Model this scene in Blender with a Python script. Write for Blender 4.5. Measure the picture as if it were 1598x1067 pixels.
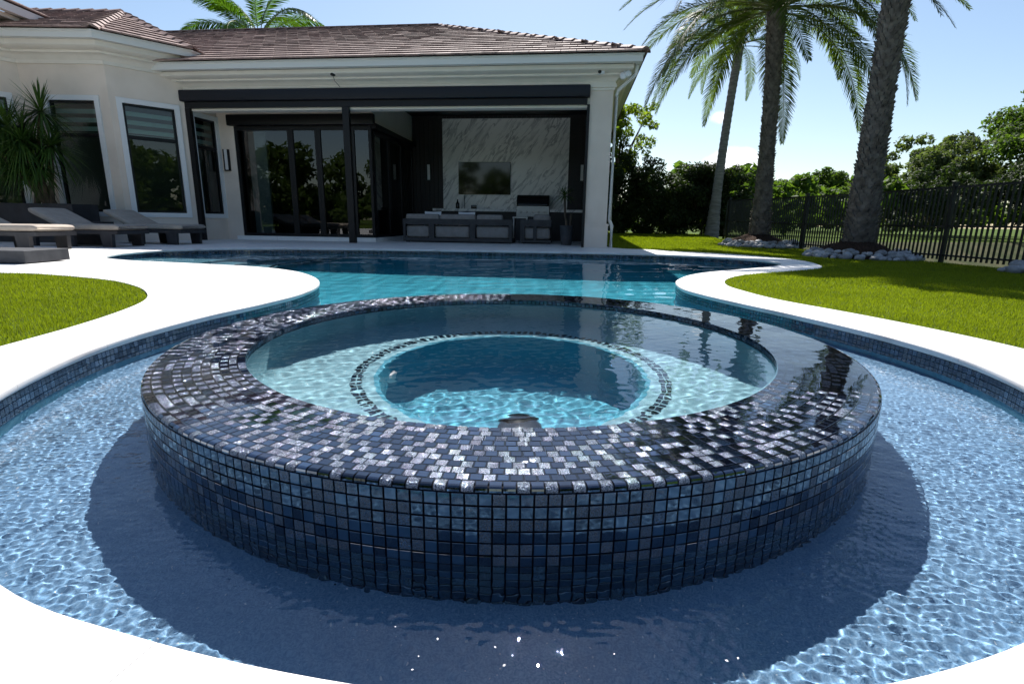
import bpy, bmesh, math, random
import numpy as np
from mathutils import Vector, Matrix
from mathutils.geometry import tessellate_polygon

sc = bpy.context.scene
for o in list(bpy.data.objects):
    bpy.data.objects.remove(o)
COL = sc.collection
RNG = np.random.default_rng(7)
random.seed(7)
R = math.radians
PI = math.pi

# ---------------------------------------------------------------- camera
EYE = 0.57
cam = bpy.data.objects.new('camera', bpy.data.cameras.new('camera'))
COL.objects.link(cam)
cam.data.sensor_width = 36.0
cam.data.lens = 18.17
cam.data.clip_start = 0.02
cam.data.clip_end = 3000
cam.matrix_world = (Matrix.Translation((0, 0, EYE)) @ Matrix.Rotation(PI / 2 - 0.22878, 4, 'X')
                    @ Matrix.Rotation(0.01432, 4, 'Z'))
sc.camera = cam

# ---------------------------------------------------------------- sky and sun
SUN_EL, SUN_AZ = R(49), R(3)          # azimuth measured from +Y towards +X
world = bpy.data.worlds.new('World')
sc.world = world
world.use_nodes = True
wn, wl = world.node_tree.nodes, world.node_tree.links
bg = wn['Background']
sky = wn.new('ShaderNodeTexSky')
sky.sky_type = 'NISHITA'
sky.sun_disc = False
sky.sun_elevation = SUN_EL
sky.sun_rotation = SUN_AZ
sky.air_density = 1.12
sky.dust_density = 0.55
sky.ozone_density = 2.1
SKY_STRENGTH = 0.073
bg.inputs[1].default_value = SKY_STRENGTH
# a few small fair-weather clouds low over the trees
tc = wn.new('ShaderNodeTexCoord')
cloud_sum = None
CLOUDS = [((0.400, 1.0, 0.105), 0.055, 0.034, 2.6), ((0.370, 1.0, 0.188), 0.024, 0.014, 1.3), ((0.55, 1.0, 0.074), 0.035, 0.015, 1.4),
          ((0.88, 1.0, 0.43), .12, .02, .22), ((-0.2, 1.0, 0.62), .22, .05, .3), ((-1.1, -0.4, 0.35), .2, .06, .6), ((1.2, -0.6, 0.4), .25, .07, .6), ((0.1, -1.0, 0.5), .3, .08, .6)]
for (cx, cy, cz), rw, rh, amp in CLOUDS:
    L = math.sqrt(cx * cx + cy * cy + cz * cz)
    c = (cx / L, cy / L, cz / L)
    sub = wn.new('ShaderNodeVectorMath'); sub.operation = 'SUBTRACT'
    wl.new(tc.outputs['Generated'], sub.inputs[0]); sub.inputs[1].default_value = c
    mul = wn.new('ShaderNodeVectorMath'); mul.operation = 'MULTIPLY'
    mul.inputs[1].default_value = (1 / rw, 1 / rw, 1 / rh)
    wl.new(sub.outputs[0], mul.inputs[0])
    ln = wn.new('ShaderNodeVectorMath'); ln.operation = 'LENGTH'
    wl.new(mul.outputs[0], ln.inputs[0])
    mr = wn.new('ShaderNodeMapRange'); mr.inputs[1].default_value = 1.15; mr.inputs[2].default_value = 0.15
    mr.inputs[3].default_value = 0; mr.inputs[4].default_value = amp
    wl.new(ln.outputs['Value'], mr.inputs[0])
    if cloud_sum is None:
        cloud_sum = mr.outputs[0]
    else:
        ad = wn.new('ShaderNodeMath'); ad.operation = 'ADD'
        wl.new(cloud_sum, ad.inputs[0]); wl.new(mr.outputs[0], ad.inputs[1]); cloud_sum = ad.outputs[0]
nz = wn.new('ShaderNodeTexNoise'); nz.inputs['Scale'].default_value = 26; nz.inputs['Detail'].default_value = 7
nz.inputs['Roughness'].default_value = 0.62
mpn = wn.new('ShaderNodeMapping'); mpn.inputs['Scale'].default_value = (1, 1, 1.6)
wl.new(tc.outputs['Generated'], mpn.inputs[0]); wl.new(mpn.outputs[0], nz.inputs['Vector'])
pr = wn.new('ShaderNodeMath'); pr.operation = 'MULTIPLY'; wl.new(cloud_sum, pr.inputs[0]); wl.new(nz.outputs['Fac'], pr.inputs[1])
rmp = wn.new('ShaderNodeMapRange'); rmp.inputs[1].default_value = 0.22; rmp.inputs[2].default_value = 0.62
rmp.interpolation_type = 'SMOOTHSTEP'
wl.new(pr.outputs[0], rmp.inputs[0])
mixc = wn.new('ShaderNodeMixRGB'); mixc.inputs[2].default_value = (10.5, 10.7, 11.0, 1)
wl.new(rmp.outputs[0], mixc.inputs[0]); wl.new(sky.outputs[0], mixc.inputs[1])
wl.new(mixc.outputs[0], bg.inputs[0])

sunl = bpy.data.lights.new('sun', 'SUN')
sunl.energy = 5.0
sunl.angle = R(0.53)
sunl.color = (1.0, 0.965, 0.92)
sunl.cycles.is_caustics_light = True
sun = bpy.data.objects.new('sun', sunl)
COL.objects.link(sun)
sd = Vector((math.sin(SUN_AZ) * math.cos(SUN_EL), math.cos(SUN_AZ) * math.cos(SUN_EL), math.sin(SUN_EL)))
sun.rotation_euler = sd.to_track_quat('Z', 'Y').to_euler()
sun.location = sd * 40

sc.view_settings.view_transform = 'Standard'
sc.view_settings.look = 'None'
sc.view_settings.exposure = 0.9
sc.view_settings.gamma = 1
sc.render.engine = 'CYCLES'
sc.cycles.use_denoising = True
sc.cycles.max_bounces = 10
sc.cycles.diffuse_bounces = 4
sc.cycles.glossy_bounces = 5
sc.cycles.transmission_bounces = 8
sc.cycles.transparent_max_bounces = 10
sc.cycles.caustics_refractive = True
sc.cycles.caustics_reflective = False
sc.cycles.sample_clamp_indirect = 6
sc.cycles.blur_glossy = 0.3

# ---------------------------------------------------------------- materials
def mat(name, col, rough=0.6, spec=0.5, metal=0.0):
    m = bpy.data.materials.new(name)
    m.use_nodes = True
    b = m.node_tree.nodes['Principled BSDF']
    b.inputs['Base Color'].default_value = (*col, 1)
    b.inputs['Roughness'].default_value = rough
    b.inputs['Specular IOR Level'].default_value = spec
    b.inputs['Metallic'].default_value = metal
    return m

def nd(m, kind, **kw):
    n = m.node_tree.nodes.new(kind)
    for k, v in kw.items():
        setattr(n, k, v)
    return n

def lk(m, a, b):
    m.node_tree.links.new(a, b)

def pos_coord(m):
    return nd(m, 'ShaderNodeNewGeometry').outputs['Position']

def obj_coord(m):
    return nd(m, 'ShaderNodeTexCoord').outputs['Object']

def noisy(m, c1, c2, scale, detail=4, coord=None, lo=0.35, hi=0.65, bump=0.0, bscale=None, bdist=0.01, vscale=None):
    """mix two colours by noise, optional bump"""
    b = m.node_tree.nodes['Principled BSDF']
    co = coord if coord is not None else pos_coord(m)
    if vscale:
        mp = nd(m, 'ShaderNodeMapping'); mp.inputs['Scale'].default_value = vscale
        lk(m, co, mp.inputs[0]); co = mp.outputs[0]
    n = nd(m, 'ShaderNodeTexNoise'); n.inputs['Scale'].default_value = scale; n.inputs['Detail'].default_value = detail
    lk(m, co, n.inputs['Vector'])
    r = nd(m, 'ShaderNodeMapRange'); r.inputs[1].default_value = lo; r.inputs[2].default_value = hi
    lk(m, n.outputs['Fac'], r.inputs[0])
    x = nd(m, 'ShaderNodeMixRGB'); x.inputs[1].default_value = (*c1, 1); x.inputs[2].default_value = (*c2, 1)
    lk(m, r.outputs[0], x.inputs[0]); lk(m, x.outputs[0], b.inputs['Base Color'])
    if bump:
        n2 = nd(m, 'ShaderNodeTexNoise'); n2.inputs['Scale'].default_value = bscale or scale; n2.inputs['Detail'].default_value = 5
        lk(m, co, n2.inputs['Vector'])
        bp = nd(m, 'ShaderNodeBump'); bp.inputs['Strength'].default_value = bump; bp.inputs['Distance'].default_value = bdist
        lk(m, n2.outputs['Fac'], bp.inputs['Height']); lk(m, bp.outputs[0], b.inputs['Normal'])
    return x

def island_vary(m, x_out, amount=0.35, sat=0.0):
    """vary brightness per loose piece"""
    b = m.node_tree.nodes['Principled BSDF']
    g = nd(m, 'ShaderNodeNewGeometry')
    r = nd(m, 'ShaderNodeMapRange'); r.inputs[3].default_value = 1 - amount; r.inputs[4].default_value = 1 + amount
    lk(m, g.outputs['Random Per Island'], r.inputs[0])
    h = nd(m, 'ShaderNodeHueSaturation')
    lk(m, x_out, h.inputs['Color']); lk(m, r.outputs[0], h.inputs['Value'])
    lk(m, h.outputs[0], b.inputs['Base Color'])
    return h

def leaf_mat(name, c1, c2, trans=0.35, rough=0.45, patch=0.7):
    m = bpy.data.materials.new(name); m.use_nodes = True
    nt = m.node_tree
    b = nt.nodes['Principled BSDF']; out = nt.nodes['Material Output']
    g = nd(m, 'ShaderNodeNewGeometry')
    mx = nd(m, 'ShaderNodeMixRGB'); mx.inputs[1].default_value = (*c1, 1); mx.inputs[2].default_value = (*c2, 1)
    n = nd(m, 'ShaderNodeTexNoise'); n.inputs['Scale'].default_value = patch; n.inputs['Detail'].default_value = 2
    lk(m, g.outputs['Position'], n.inputs['Vector'])
    ad = nd(m, 'ShaderNodeMath', operation='ADD'); lk(m, n.outputs['Fac'], ad.inputs[0]); lk(m, g.outputs['Random Per Island'], ad.inputs[1])
    r = nd(m, 'ShaderNodeMapRange'); r.inputs[1].default_value = 0.4; r.inputs[2].default_value = 1.5
    lk(m, ad.outputs[0], r.inputs[0]); lk(m, r.outputs[0], mx.inputs[0])
    lk(m, mx.outputs[0], b.inputs['Base Color'])
    b.inputs['Roughness'].default_value = rough; b.inputs['Specular IOR Level'].default_value = 0.22
    t = nd(m, 'ShaderNodeBsdfTranslucent')
    br = nd(m, 'ShaderNodeMixRGB', blend_type='MULTIPLY'); br.inputs[0].default_value = 1; br.inputs[2].default_value = (1.5, 1.7, 0.6, 1)
    lk(m, mx.outputs[0], br.inputs[1]); lk(m, br.outputs[0], t.inputs[0])
    ms = nd(m, 'ShaderNodeMixShader'); ms.inputs[0].default_value = trans
    lk(m, b.outputs[0], ms.inputs[1]); lk(m, t.outputs[0], ms.inputs[2]); lk(m, ms.outputs[0], out.inputs[0])
    return m

def water_mat(name, tint=(1, 1, 1)):
    m = bpy.data.materials.new(name); m.use_nodes = True
    out = m.node_tree.nodes['Material Output']
    g = nd(m, 'ShaderNodeBsdfGlass'); g.inputs['IOR'].default_value = 1.33; g.inputs['Roughness'].default_value = 0
    g.inputs['Color'].default_value = (*tint, 1)
    m.node_tree.nodes.remove(m.node_tree.nodes['Principled BSDF'])
    lk(m, g.outputs[0], out.inputs[0])
    return m

def glass_mat(name, tint, ior=1.5):
    m = bpy.data.materials.new(name); m.use_nodes = True
    out = m.node_tree.nodes['Material Output']
    m.node_tree.nodes.remove(m.node_tree.nodes['Principled BSDF'])
    t = nd(m, 'ShaderNodeBsdfTransparent'); t.inputs[0].default_value = (*tint, 1)
    g = nd(m, 'ShaderNodeBsdfGlossy'); g.inputs['Roughness'].default_value = 0.005
    f = nd(m, 'ShaderNodeFresnel'); f.inputs[0].default_value = ior
    ms = nd(m, 'ShaderNodeMixShader'); lk(m, f.outputs[0], ms.inputs[0]); lk(m, t.outputs[0], ms.inputs[1]); lk(m, g.outputs[0], ms.inputs[2])
    lk(m, ms.outputs[0], out.inputs[0])
    return m

M = {}
# marble deck: faint grey veins and hairline joints
m = M['marble'] = mat('white_marble', (0.8, 0.78, 0.75), 0.45, 0.3)
x = noisy(m, (0.84, 0.825, 0.80), (0.70, 0.68, 0.66), 1.3, 9, lo=0.5, hi=0.82, bump=0.08, bscale=60, bdist=0.003, vscale=(1.0, 2.2, 1.0))
bk = nd(m, 'ShaderNodeTexBrick'); bk.inputs['Scale'].default_value = 1.0
bk.inputs['Color1'].default_value = (1, 1, 1, 1); bk.inputs['Color2'].default_value = (0.95, 0.95, 0.955, 1); bk.inputs['Mortar'].default_value = (0.78, 0.77, 0.76, 1)
bk.inputs['Mortar Size'].default_value = 0.0016; bk.inputs['Brick Width'].default_value = 0.61; bk.inputs['Row Height'].default_value = 0.61
mp = nd(m, 'ShaderNodeMapping'); mp.inputs['Rotation'].default_value = (0, 0, R(-6.3)); lk(m, pos_coord(m), mp.inputs[0]); lk(m, mp.outputs[0], bk.inputs['Vector'])
mm = nd(m, 'ShaderNodeMixRGB', blend_type='MULTIPLY'); mm.inputs[0].default_value = 1
lk(m, x.outputs[0], mm.inputs[1]); lk(m, bk.outputs['Color'], mm.inputs[2]); lk(m, mm.outputs[0], m.node_tree.nodes['Principled BSDF'].inputs['Base Color'])
m = M['coping'] = mat('marble_coping', (0.8, 0.78, 0.75), 0.4, 0.3)
noisy(m, (0.83, 0.80, 0.77), (0.56, 0.50, 0.47), 3.5, 8, lo=0.5, hi=0.78, bump=0.1, bscale=80, bdist=0.003, vscale=(1, 1, 3))

def plaster(name, c1, c2, sp=(0.9, 0.9, 0.85)):
    m = mat(name, c1, 0.65, 0.3)
    x = noisy(m, c1, c2, 260, 3, lo=0.35, hi=0.68, bump=0.25, bscale=300, bdist=0.002)
    n = nd(m, 'ShaderNodeTexNoise'); n.inputs['Scale'].default_value = 3.0; n.inputs['Detail'].default_value = 3
    lk(m, pos_coord(m), n.inputs['Vector'])
    r = nd(m, 'ShaderNodeMapRange'); r.inputs[3].default_value = 0.88; r.inputs[4].default_value = 1.1; lk(m, n.outputs['Fac'], r.inputs[0])
    h = nd(m, 'ShaderNodeHueSaturation'); lk(m, x.outputs[0], h.inputs['Color']); lk(m, r.outputs[0], h.inputs['Value'])
    v = nd(m, 'ShaderNodeTexVoronoi'); v.inputs['Scale'].default_value = 55; lk(m, pos_coord(m), v.inputs['Vector'])
    lt = nd(m, 'ShaderNodeMath', operation='LESS_THAN'); lt.inputs[1].default_value = 0.10; lk(m, v.outputs['Distance'], lt.inputs[0])
    y = nd(m, 'ShaderNodeMixRGB'); y.inputs[2].default_value = (*sp, 1)
    mu = nd(m, 'ShaderNodeMath', operation='MULTIPLY'); mu.inputs[1].default_value = 0.5; lk(m, lt.outputs[0], mu.inputs[0]); lk(m, mu.outputs[0], y.inputs[0])
    lk(m, h.outputs[0], y.inputs[1]); lk(m, y.outputs[0], m.node_tree.nodes['Principled BSDF'].inputs['Base Color'])
    return m
M['plaster_shelf'] = plaster('pebble_plaster_shelf', (0.095, 0.225, 0.39), (0.225, 0.385, 0.55))
M['plaster_pool'] = plaster('pebble_plaster_pool', (0.016, 0.34, 0.47), (0.030, 0.42, 0.56), (0.06, 0.5, 0.6))
M['plaster_step'] = plaster('pebble_plaster_step', (0.10, 0.33, 0.44), (0.18, 0.42, 0.54), (0.3, 0.5, 0.6))
M['plaster_spa'] = plaster('pebble_plaster_spa', (0.17, 0.37, 0.45), (0.27, 0.48, 0.55))
M['plaster_well'] = plaster('pebble_plaster_footwell', (0.04, 0.26, 0.38), (0.09, 0.38, 0.50))

def tile_mat(name, col, rough, textured):
    m = mat(name, col, rough, 0.5)
    b = m.node_tree.nodes['Principled BSDF']
    b.inputs['IOR'].default_value = 2.15; b.inputs['Specular Tint'].default_value = (0.80, 0.88, 1.0, 1)
    p = pos_coord(m)
    if textured:
        n = nd(m, 'ShaderNodeTexNoise'); n.inputs['Scale'].default_value = 430; n.inputs['Detail'].default_value = 1.5
        lk(m, p, n.inputs['Vector'])
        bp = nd(m, 'ShaderNodeBump'); bp.inputs['Strength'].default_value = 1.0; bp.inputs['Distance'].default_value = 0.0028
        lk(m, n.outputs['Fac'], bp.inputs['Height']); lk(m, bp.outputs[0], b.inputs['Normal'])
        r = nd(m, 'ShaderNodeMapRange'); r.inputs[1].default_value = 0.42; r.inputs[2].default_value = 0.62
        lk(m, n.outputs['Fac'], r.inputs[0])
        mx = nd(m, 'ShaderNodeMixRGB'); mx.inputs[1].default_value = (*[c * 0.55 for c in col], 1); mx.inputs[2].default_value = (*[min(1, c * 2.0 + e) for c, e in zip(col, (.003, .009, .020))], 1)
        lk(m, r.outputs[0], mx.inputs[0]); lk(m, mx.outputs[0], b.inputs['Base Color'])
    else:
        n = nd(m, 'ShaderNodeTexNoise'); n.inputs['Scale'].default_value = 70; n.inputs['Detail'].default_value = 1
        lk(m, p, n.inputs['Vector'])
        bp = nd(m, 'ShaderNodeBump'); bp.inputs['Strength'].default_value = 0.05; bp.inputs['Distance'].default_value = 0.001
        lk(m, n.outputs['Fac'], bp.inputs['Height']); lk(m, bp.outputs[0], b.inputs['Normal'])
    return m
M['tile0'] = tile_mat('tile_navy_gloss', (0.004, 0.008, 0.018), 0.03, False)
M['tile1'] = tile_mat('tile_blue_gloss', (0.007, 0.018, 0.040), 0.04, False)
M['tile2'] = tile_mat('tile_steel_gloss', (0.023, 0.055, 0.105), 0.06, False)
M['tile3'] = tile_mat('tile_slate_textured', (0.008, 0.020, 0.040), 0.07, True)
M['tile4'] = tile_mat('tile_pale_textured', (0.016, 0.038, 0.073), 0.08, True)
TILES = [M['tile%d' % i] for i in range(5)]
# the ledge tiles lie wet under the overflow: same glass, sharper gloss, its colour darkened for how light falls there
WET = [tile_mat('wet_tile_navy', (0.0015, 0.0022, 0.006), 0.015, False), tile_mat('wet_tile_blue', (0.003, 0.006, 0.015), 0.02, False),
       tile_mat('wet_tile_steel', (0.008, 0.016, 0.032), 0.03, False), tile_mat('wet_tile_slate', (0.006, 0.009, 0.018), 0.10, True), tile_mat('wet_tile_pale', (0.014, 0.020, 0.034), 0.10, True)]
for k, m in enumerate(WET):
    b = m.node_tree.nodes['Principled BSDF']; b.inputs['IOR'].default_value = (1.9, 2.3, 2.5, 2.2, 2.2)[k]; b.inputs['Specular Tint'].default_value = (0.66, 0.80, 1.0, 1)
    if k >= 3:      # glitter of the iridescent glass: sun and sky glints put in as pale flecks
        n = nd(m, 'ShaderNodeTexNoise'); n.inputs['Scale'].default_value = 430; n.inputs['Detail'].default_value = 1.5; lk(m, pos_coord(m), n.inputs['Vector'])
        r = nd(m, 'ShaderNodeMapRange'); r.inputs[1].default_value = 0.50 - .03 * (k - 3); r.inputs[2].default_value = 0.56; r.inputs[4].default_value = 0.48; lk(m, n.outputs['Fac'], r.inputs[0])
        mx = nd(m, 'ShaderNodeMixRGB'); mx.inputs[1].default_value = (0.006, 0.009, 0.018, 1); mx.inputs[2].default_value = (0.44, 0.47, 0.60, 1)
        lk(m, r.outputs[0], mx.inputs[0]); lk(m, mx.outputs[0], b.inputs['Base Color']); lk(m, r.outputs[0], b.inputs['Metallic'])
TILES = TILES + WET
m = M['grout'] = mat('wet_dark_grout', (0.005, 0.006, 0.010), 0.6, 0.05)
m = M['grout_pool'] = mat('pool_grout', (0.03, 0.045, 0.06), 0.5, 0.4)
M['water'] = water_mat('pool_water')
M['canal'] = mat('canal_water', (0.012, 0.014, 0.010), 0.06, 0.6)
m = M['stucco'] = mat('beige_stucco', (0.56, 0.51, 0.465), 0.85, 0.2)
noisy(m, (0.76, 0.66, 0.575), (0.69, 0.595, 0.515), 2.0, 6, bump=0.35, bscale=160, bdist=0.004)
m = M['trim'] = mat('cream_trim', (0.66, 0.615, 0.56), 0.6, 0.3)
noisy(m, (0.78, 0.72, 0.645), (0.735, 0.675, 0.60), 3, 4, bump=0.1, bscale=120, bdist=0.002)
m = M['window_trim'] = mat('pale_window_surround', (0.74, 0.74, 0.75), 0.55, 0.3)
m = M['bronze'] = mat('dark_bronze_aluminium', (0.006, 0.005, 0.006), 0.4, 0.3)
m = M['housing'] = mat('screen_housing', (0.010, 0.011, 0.017), 0.45, 0.3)
M['glass'] = glass_mat('window_glass', (0.55, 0.72, 0.68), 1.8)
M['door_glass'] = glass_mat('door_glass', (0.30, 0.35, 0.36), 1.75)
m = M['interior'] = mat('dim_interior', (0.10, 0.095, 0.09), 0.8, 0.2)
m = M['blind'] = mat('zebra_blind', (0.75, 0.80, 0.78), 0.8, 0.2)
m = M['darkwood'] = mat('dark_wood_cladding', (0.012, 0.009, 0.009), 0.5, 0.4)
noisy(m, (0.014, 0.010, 0.010), (0.008, 0.006, 0.006), 3, 5, vscale=(1, 1, 14), bump=0.1, bscale=12)
m = M['panel'] = mat('veined_marble_panel', (0.6, 0.58, 0.56), 0.3, 0.4)
b = m.node_tree.nodes['Principled BSDF']
mp0 = nd(m, 'ShaderNodeMapping'); mp0.inputs['Rotation'].default_value = (0, R(-36), 0); lk(m, obj_coord(m), mp0.inputs[0])
mp = nd(m, 'ShaderNodeMapping'); mp.inputs['Scale'].default_value = (2.4, 1, 0.55)
lk(m, mp0.outputs[0], mp.inputs[0])
n1 = nd(m, 'ShaderNodeTexNoise'); n1.inputs['Scale'].default_value = 2.2; n1.inputs['Detail'].default_value = 9; n1.inputs['Roughness'].default_value = 0.62; n1.inputs['Distortion'].default_value = 0.5
lk(m, mp.outputs[0], n1.inputs['Vector'])
sb = nd(m, 'ShaderNodeMath', operation='SUBTRACT'); sb.inputs[1].default_value = 0.5; lk(m, n1.outputs['Fac'], sb.inputs[0])
ab = nd(m, 'ShaderNodeMath', operation='ABSOLUTE'); lk(m, sb.outputs[0], ab.inputs[0])
rr = nd(m, 'ShaderNodeMapRange'); rr.inputs[1].default_value = 0.0; rr.inputs[2].default_value = 0.05; lk(m, ab.outputs[0], rr.inputs[0])
n2 = nd(m, 'ShaderNodeTexNoise'); n2.inputs['Scale'].default_value = 1.4; n2.inputs['Detail'].default_value = 4; lk(m, mp.outputs[0], n2.inputs['Vector'])
r2 = nd(m, 'ShaderNodeMapRange'); r2.inputs[1].default_value = 0.4; r2.inputs[2].default_value = 0.6; lk(m, n2.outputs['Fac'], r2.inputs[0])
mxx = nd(m, 'ShaderNodeMath', operation='MAXIMUM'); lk(m, rr.outputs[0], mxx.inputs[0]); lk(m, r2.outputs[0], mxx.inputs[1])
mc = nd(m, 'ShaderNodeMixRGB'); mc.inputs[1].default_value = (0.33, 0.32, 0.32, 1); mc.inputs[2].default_value = (0.84, 0.815, 0.785, 1)
lk(m, mxx.outputs[0], mc.inputs[0]); lk(m, mc.outputs[0], b.inputs['Base Color'])
m = M['rooftile'] = mat('brown_concrete_tile', (0.16, 0.115, 0.105), 0.75, 0.3)
x = noisy(m, (0.33, 0.225, 0.195), (0.17, 0.112, 0.103), 5, 6, lo=0.3, hi=0.7, bump=0.3, bscale=70, bdist=0.004)
island_vary(m, x.outputs[0], 0.28)
M['fascia'] = mat('gutter_paint', (0.70, 0.69, 0.67), 0.45, 0.4)
m = M['cushion'] = mat('taupe_cushion', (0.40, 0.35, 0.30), 0.9, 0.15)
noisy(m, (0.43, 0.375, 0.32), (0.37, 0.32, 0.275), 9, 4, bump=0.25, bscale=350, bdist=0.002)
m = M['greycushion'] = mat('grey_cushion', (0.27, 0.25, 0.24), 0.9, 0.15)
noisy(m, (0.29, 0.27, 0.26), (0.24, 0.22, 0.21), 9, 4, bump=0.25, bscale=350, bdist=0.002)
m = M['charcoal'] = mat('charcoal_frame', (0.035, 0.035, 0.04), 0.55, 0.4)
noisy(m, (0.042, 0.042, 0.047), (0.028, 0.027, 0.03), 6, 5, bump=0.05, bscale=80)
m = M['slab'] = mat('dark_grey_concrete', (0.06, 0.062, 0.068), 0.7, 0.3)
noisy(m, (0.072, 0.074, 0.08), (0.05, 0.052, 0.058), 8, 6, bump=0.2, bscale=90, bdist=0.003)
M['pillow'] = mat('white_pillow', (0.72, 0.72, 0.74), 0.9, 0.1)
M['steel'] = mat('brushed_steel', (0.30, 0.30, 0.31), 0.4, 0.5, 1.0)
M['black'] = mat('black_gloss', (0.008, 0.008, 0.009), 0.15, 0.5)
M['screen'] = mat('tv_screen', (0.006, 0.006, 0.007), 0.05, 0.5)
M['white'] = mat('white_fitting', (0.75, 0.75, 0.76), 0.4, 0.4)
M['sconce'] = mat('sconce_diffuser', (0.7, 0.7, 0.7), 0.5, 0.3)
m = M['fence'] = mat('black_fence_paint', (0.010, 0.010, 0.011), 0.4, 0.5)
m = M['bark'] = mat('palm_bark', (0.15, 0.115, 0.09), 0.9, 0.15)
x = noisy(m, (0.24, 0.21, 0.185), (0.09, 0.078, 0.072), 9, 6, lo=0.3, hi=0.7, bump=0.6, bscale=40, bdist=0.01)
m = M['bark2'] = mat('ringed_palm_bark', (0.27, 0.25, 0.22), 0.9, 0.15)
noisy(m, (0.32, 0.30, 0.27), (0.17, 0.155, 0.14), 4, 6, lo=0.3, hi=0.7, bump=0.4, bscale=30, bdist=0.008, vscale=(1, 1, 5))
m = M['trunk'] = mat('tree_bark', (0.12, 0.09, 0.065), 0.9, 0.15)
noisy(m, (0.15, 0.115, 0.085), (0.07, 0.052, 0.04), 12, 6, bump=0.6, bscale=30, bdist=0.01, vscale=(1, 1, .3))
m = M['mulch'] = mat('brown_mulch', (0.05, 0.03, 0.022), 0.95, 0.1)
noisy(m, (0.075, 0.045, 0.032), (0.025, 0.016, 0.012), 40, 5, bump=1.0, bscale=50, bdist=0.03)
m = M['stone'] = mat('grey_river_stone', (0.36, 0.36, 0.37), 0.6, 0.3)
x = noisy(m, (0.40, 0.40, 0.41), (0.26, 0.26, 0.275), 14, 5, bump=0.15, bscale=60, bdist=0.004)
oi = nd(m, 'ShaderNodeObjectInfo'); hs = nd(m, 'ShaderNodeHueSaturation')
rg = nd(m, 'ShaderNodeMapRange'); rg.inputs[3].default_value = 0.65; rg.inputs[4].default_value = 1.35; lk(m, oi.outputs['Random'], rg.inputs[0])
lk(m, x.outputs[0], hs.inputs['Color']); lk(m, rg.outputs[0], hs.inputs['Value']); lk(m, hs.outputs[0], m.node_tree.nodes['Principled BSDF'].inputs['Base Color'])
m = M['soil'] = mat('soil_and_thatch', (0.05, 0.08, 0.012), 0.95, 0.1)
noisy(m, (0.075, 0.125, 0.012), (0.04, 0.06, 0.01), 30, 5, bump=0.6, bscale=200, bdist=0.01)
m = M['bank'] = mat('muddy_bank', (0.06, 0.06, 0.03), 0.95, 0.1)
noisy(m, (0.09, 0.085, 0.045), (0.04, 0.055, 0.02), 1.5, 6, bump=0.5, bscale=10, bdist=0.03)
m = M['farlawn'] = mat('far_grass', (0.12, 0.2, 0.02), 0.95, 0.1)
noisy(m, (0.09, 0.155, 0.02), (0.055, 0.095, 0.015), 1.2, 6, bump=0.6, bscale=25, bdist=0.03)
M['turf'] = leaf_mat('turf_blades', (0.118, 0.146, 0.008), (0.232, 0.262, 0.018), 0.42, 0.65, 1.2)
M['palm'] = leaf_mat('date_palm_leaf', (0.040, 0.065, 0.014), (0.11, 0.145, 0.038), 0.45, 0.5)
M['royal'] = leaf_mat('royal_palm_leaf', (0.03, 0.07, 0.012), (0.09, 0.16, 0.02), 0.4, 0.3)
M['yucca'] = leaf_mat('yucca_leaf', (0.022, 0.055, 0.014), (0.07, 0.13, 0.025), 0.3, 0.35)
M['leaf_dark'] = leaf_mat('dark_hedge_leaf', (0.016, 0.028, 0.009), (0.045, 0.068, 0.020), 0.3, 0.6)
M['leaf_bright'] = leaf_mat('bright_tree_leaf', (0.07, 0.11, 0.010), (0.19, 0.23, 0.035), 0.55, 0.6)
M['leaf_mid'] = leaf_mat('mid_green_leaf', (0.035, 0.065, 0.014), (0.10, 0.15, 0.03), 0.5, 0.65)
M['leaf_grey'] = leaf_mat('grey_green_leaf', (0.055, 0.075, 0.032), (0.12, 0.145, 0.065), 0.4, 0.7)
M['rachis'] = mat('frond_stem', (0.14, 0.15, 0.05), 0.6, 0.3)
M['wood'] = mat('umber_post', (0.05, 0.035, 0.03), 0.6, 0.3)

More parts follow.
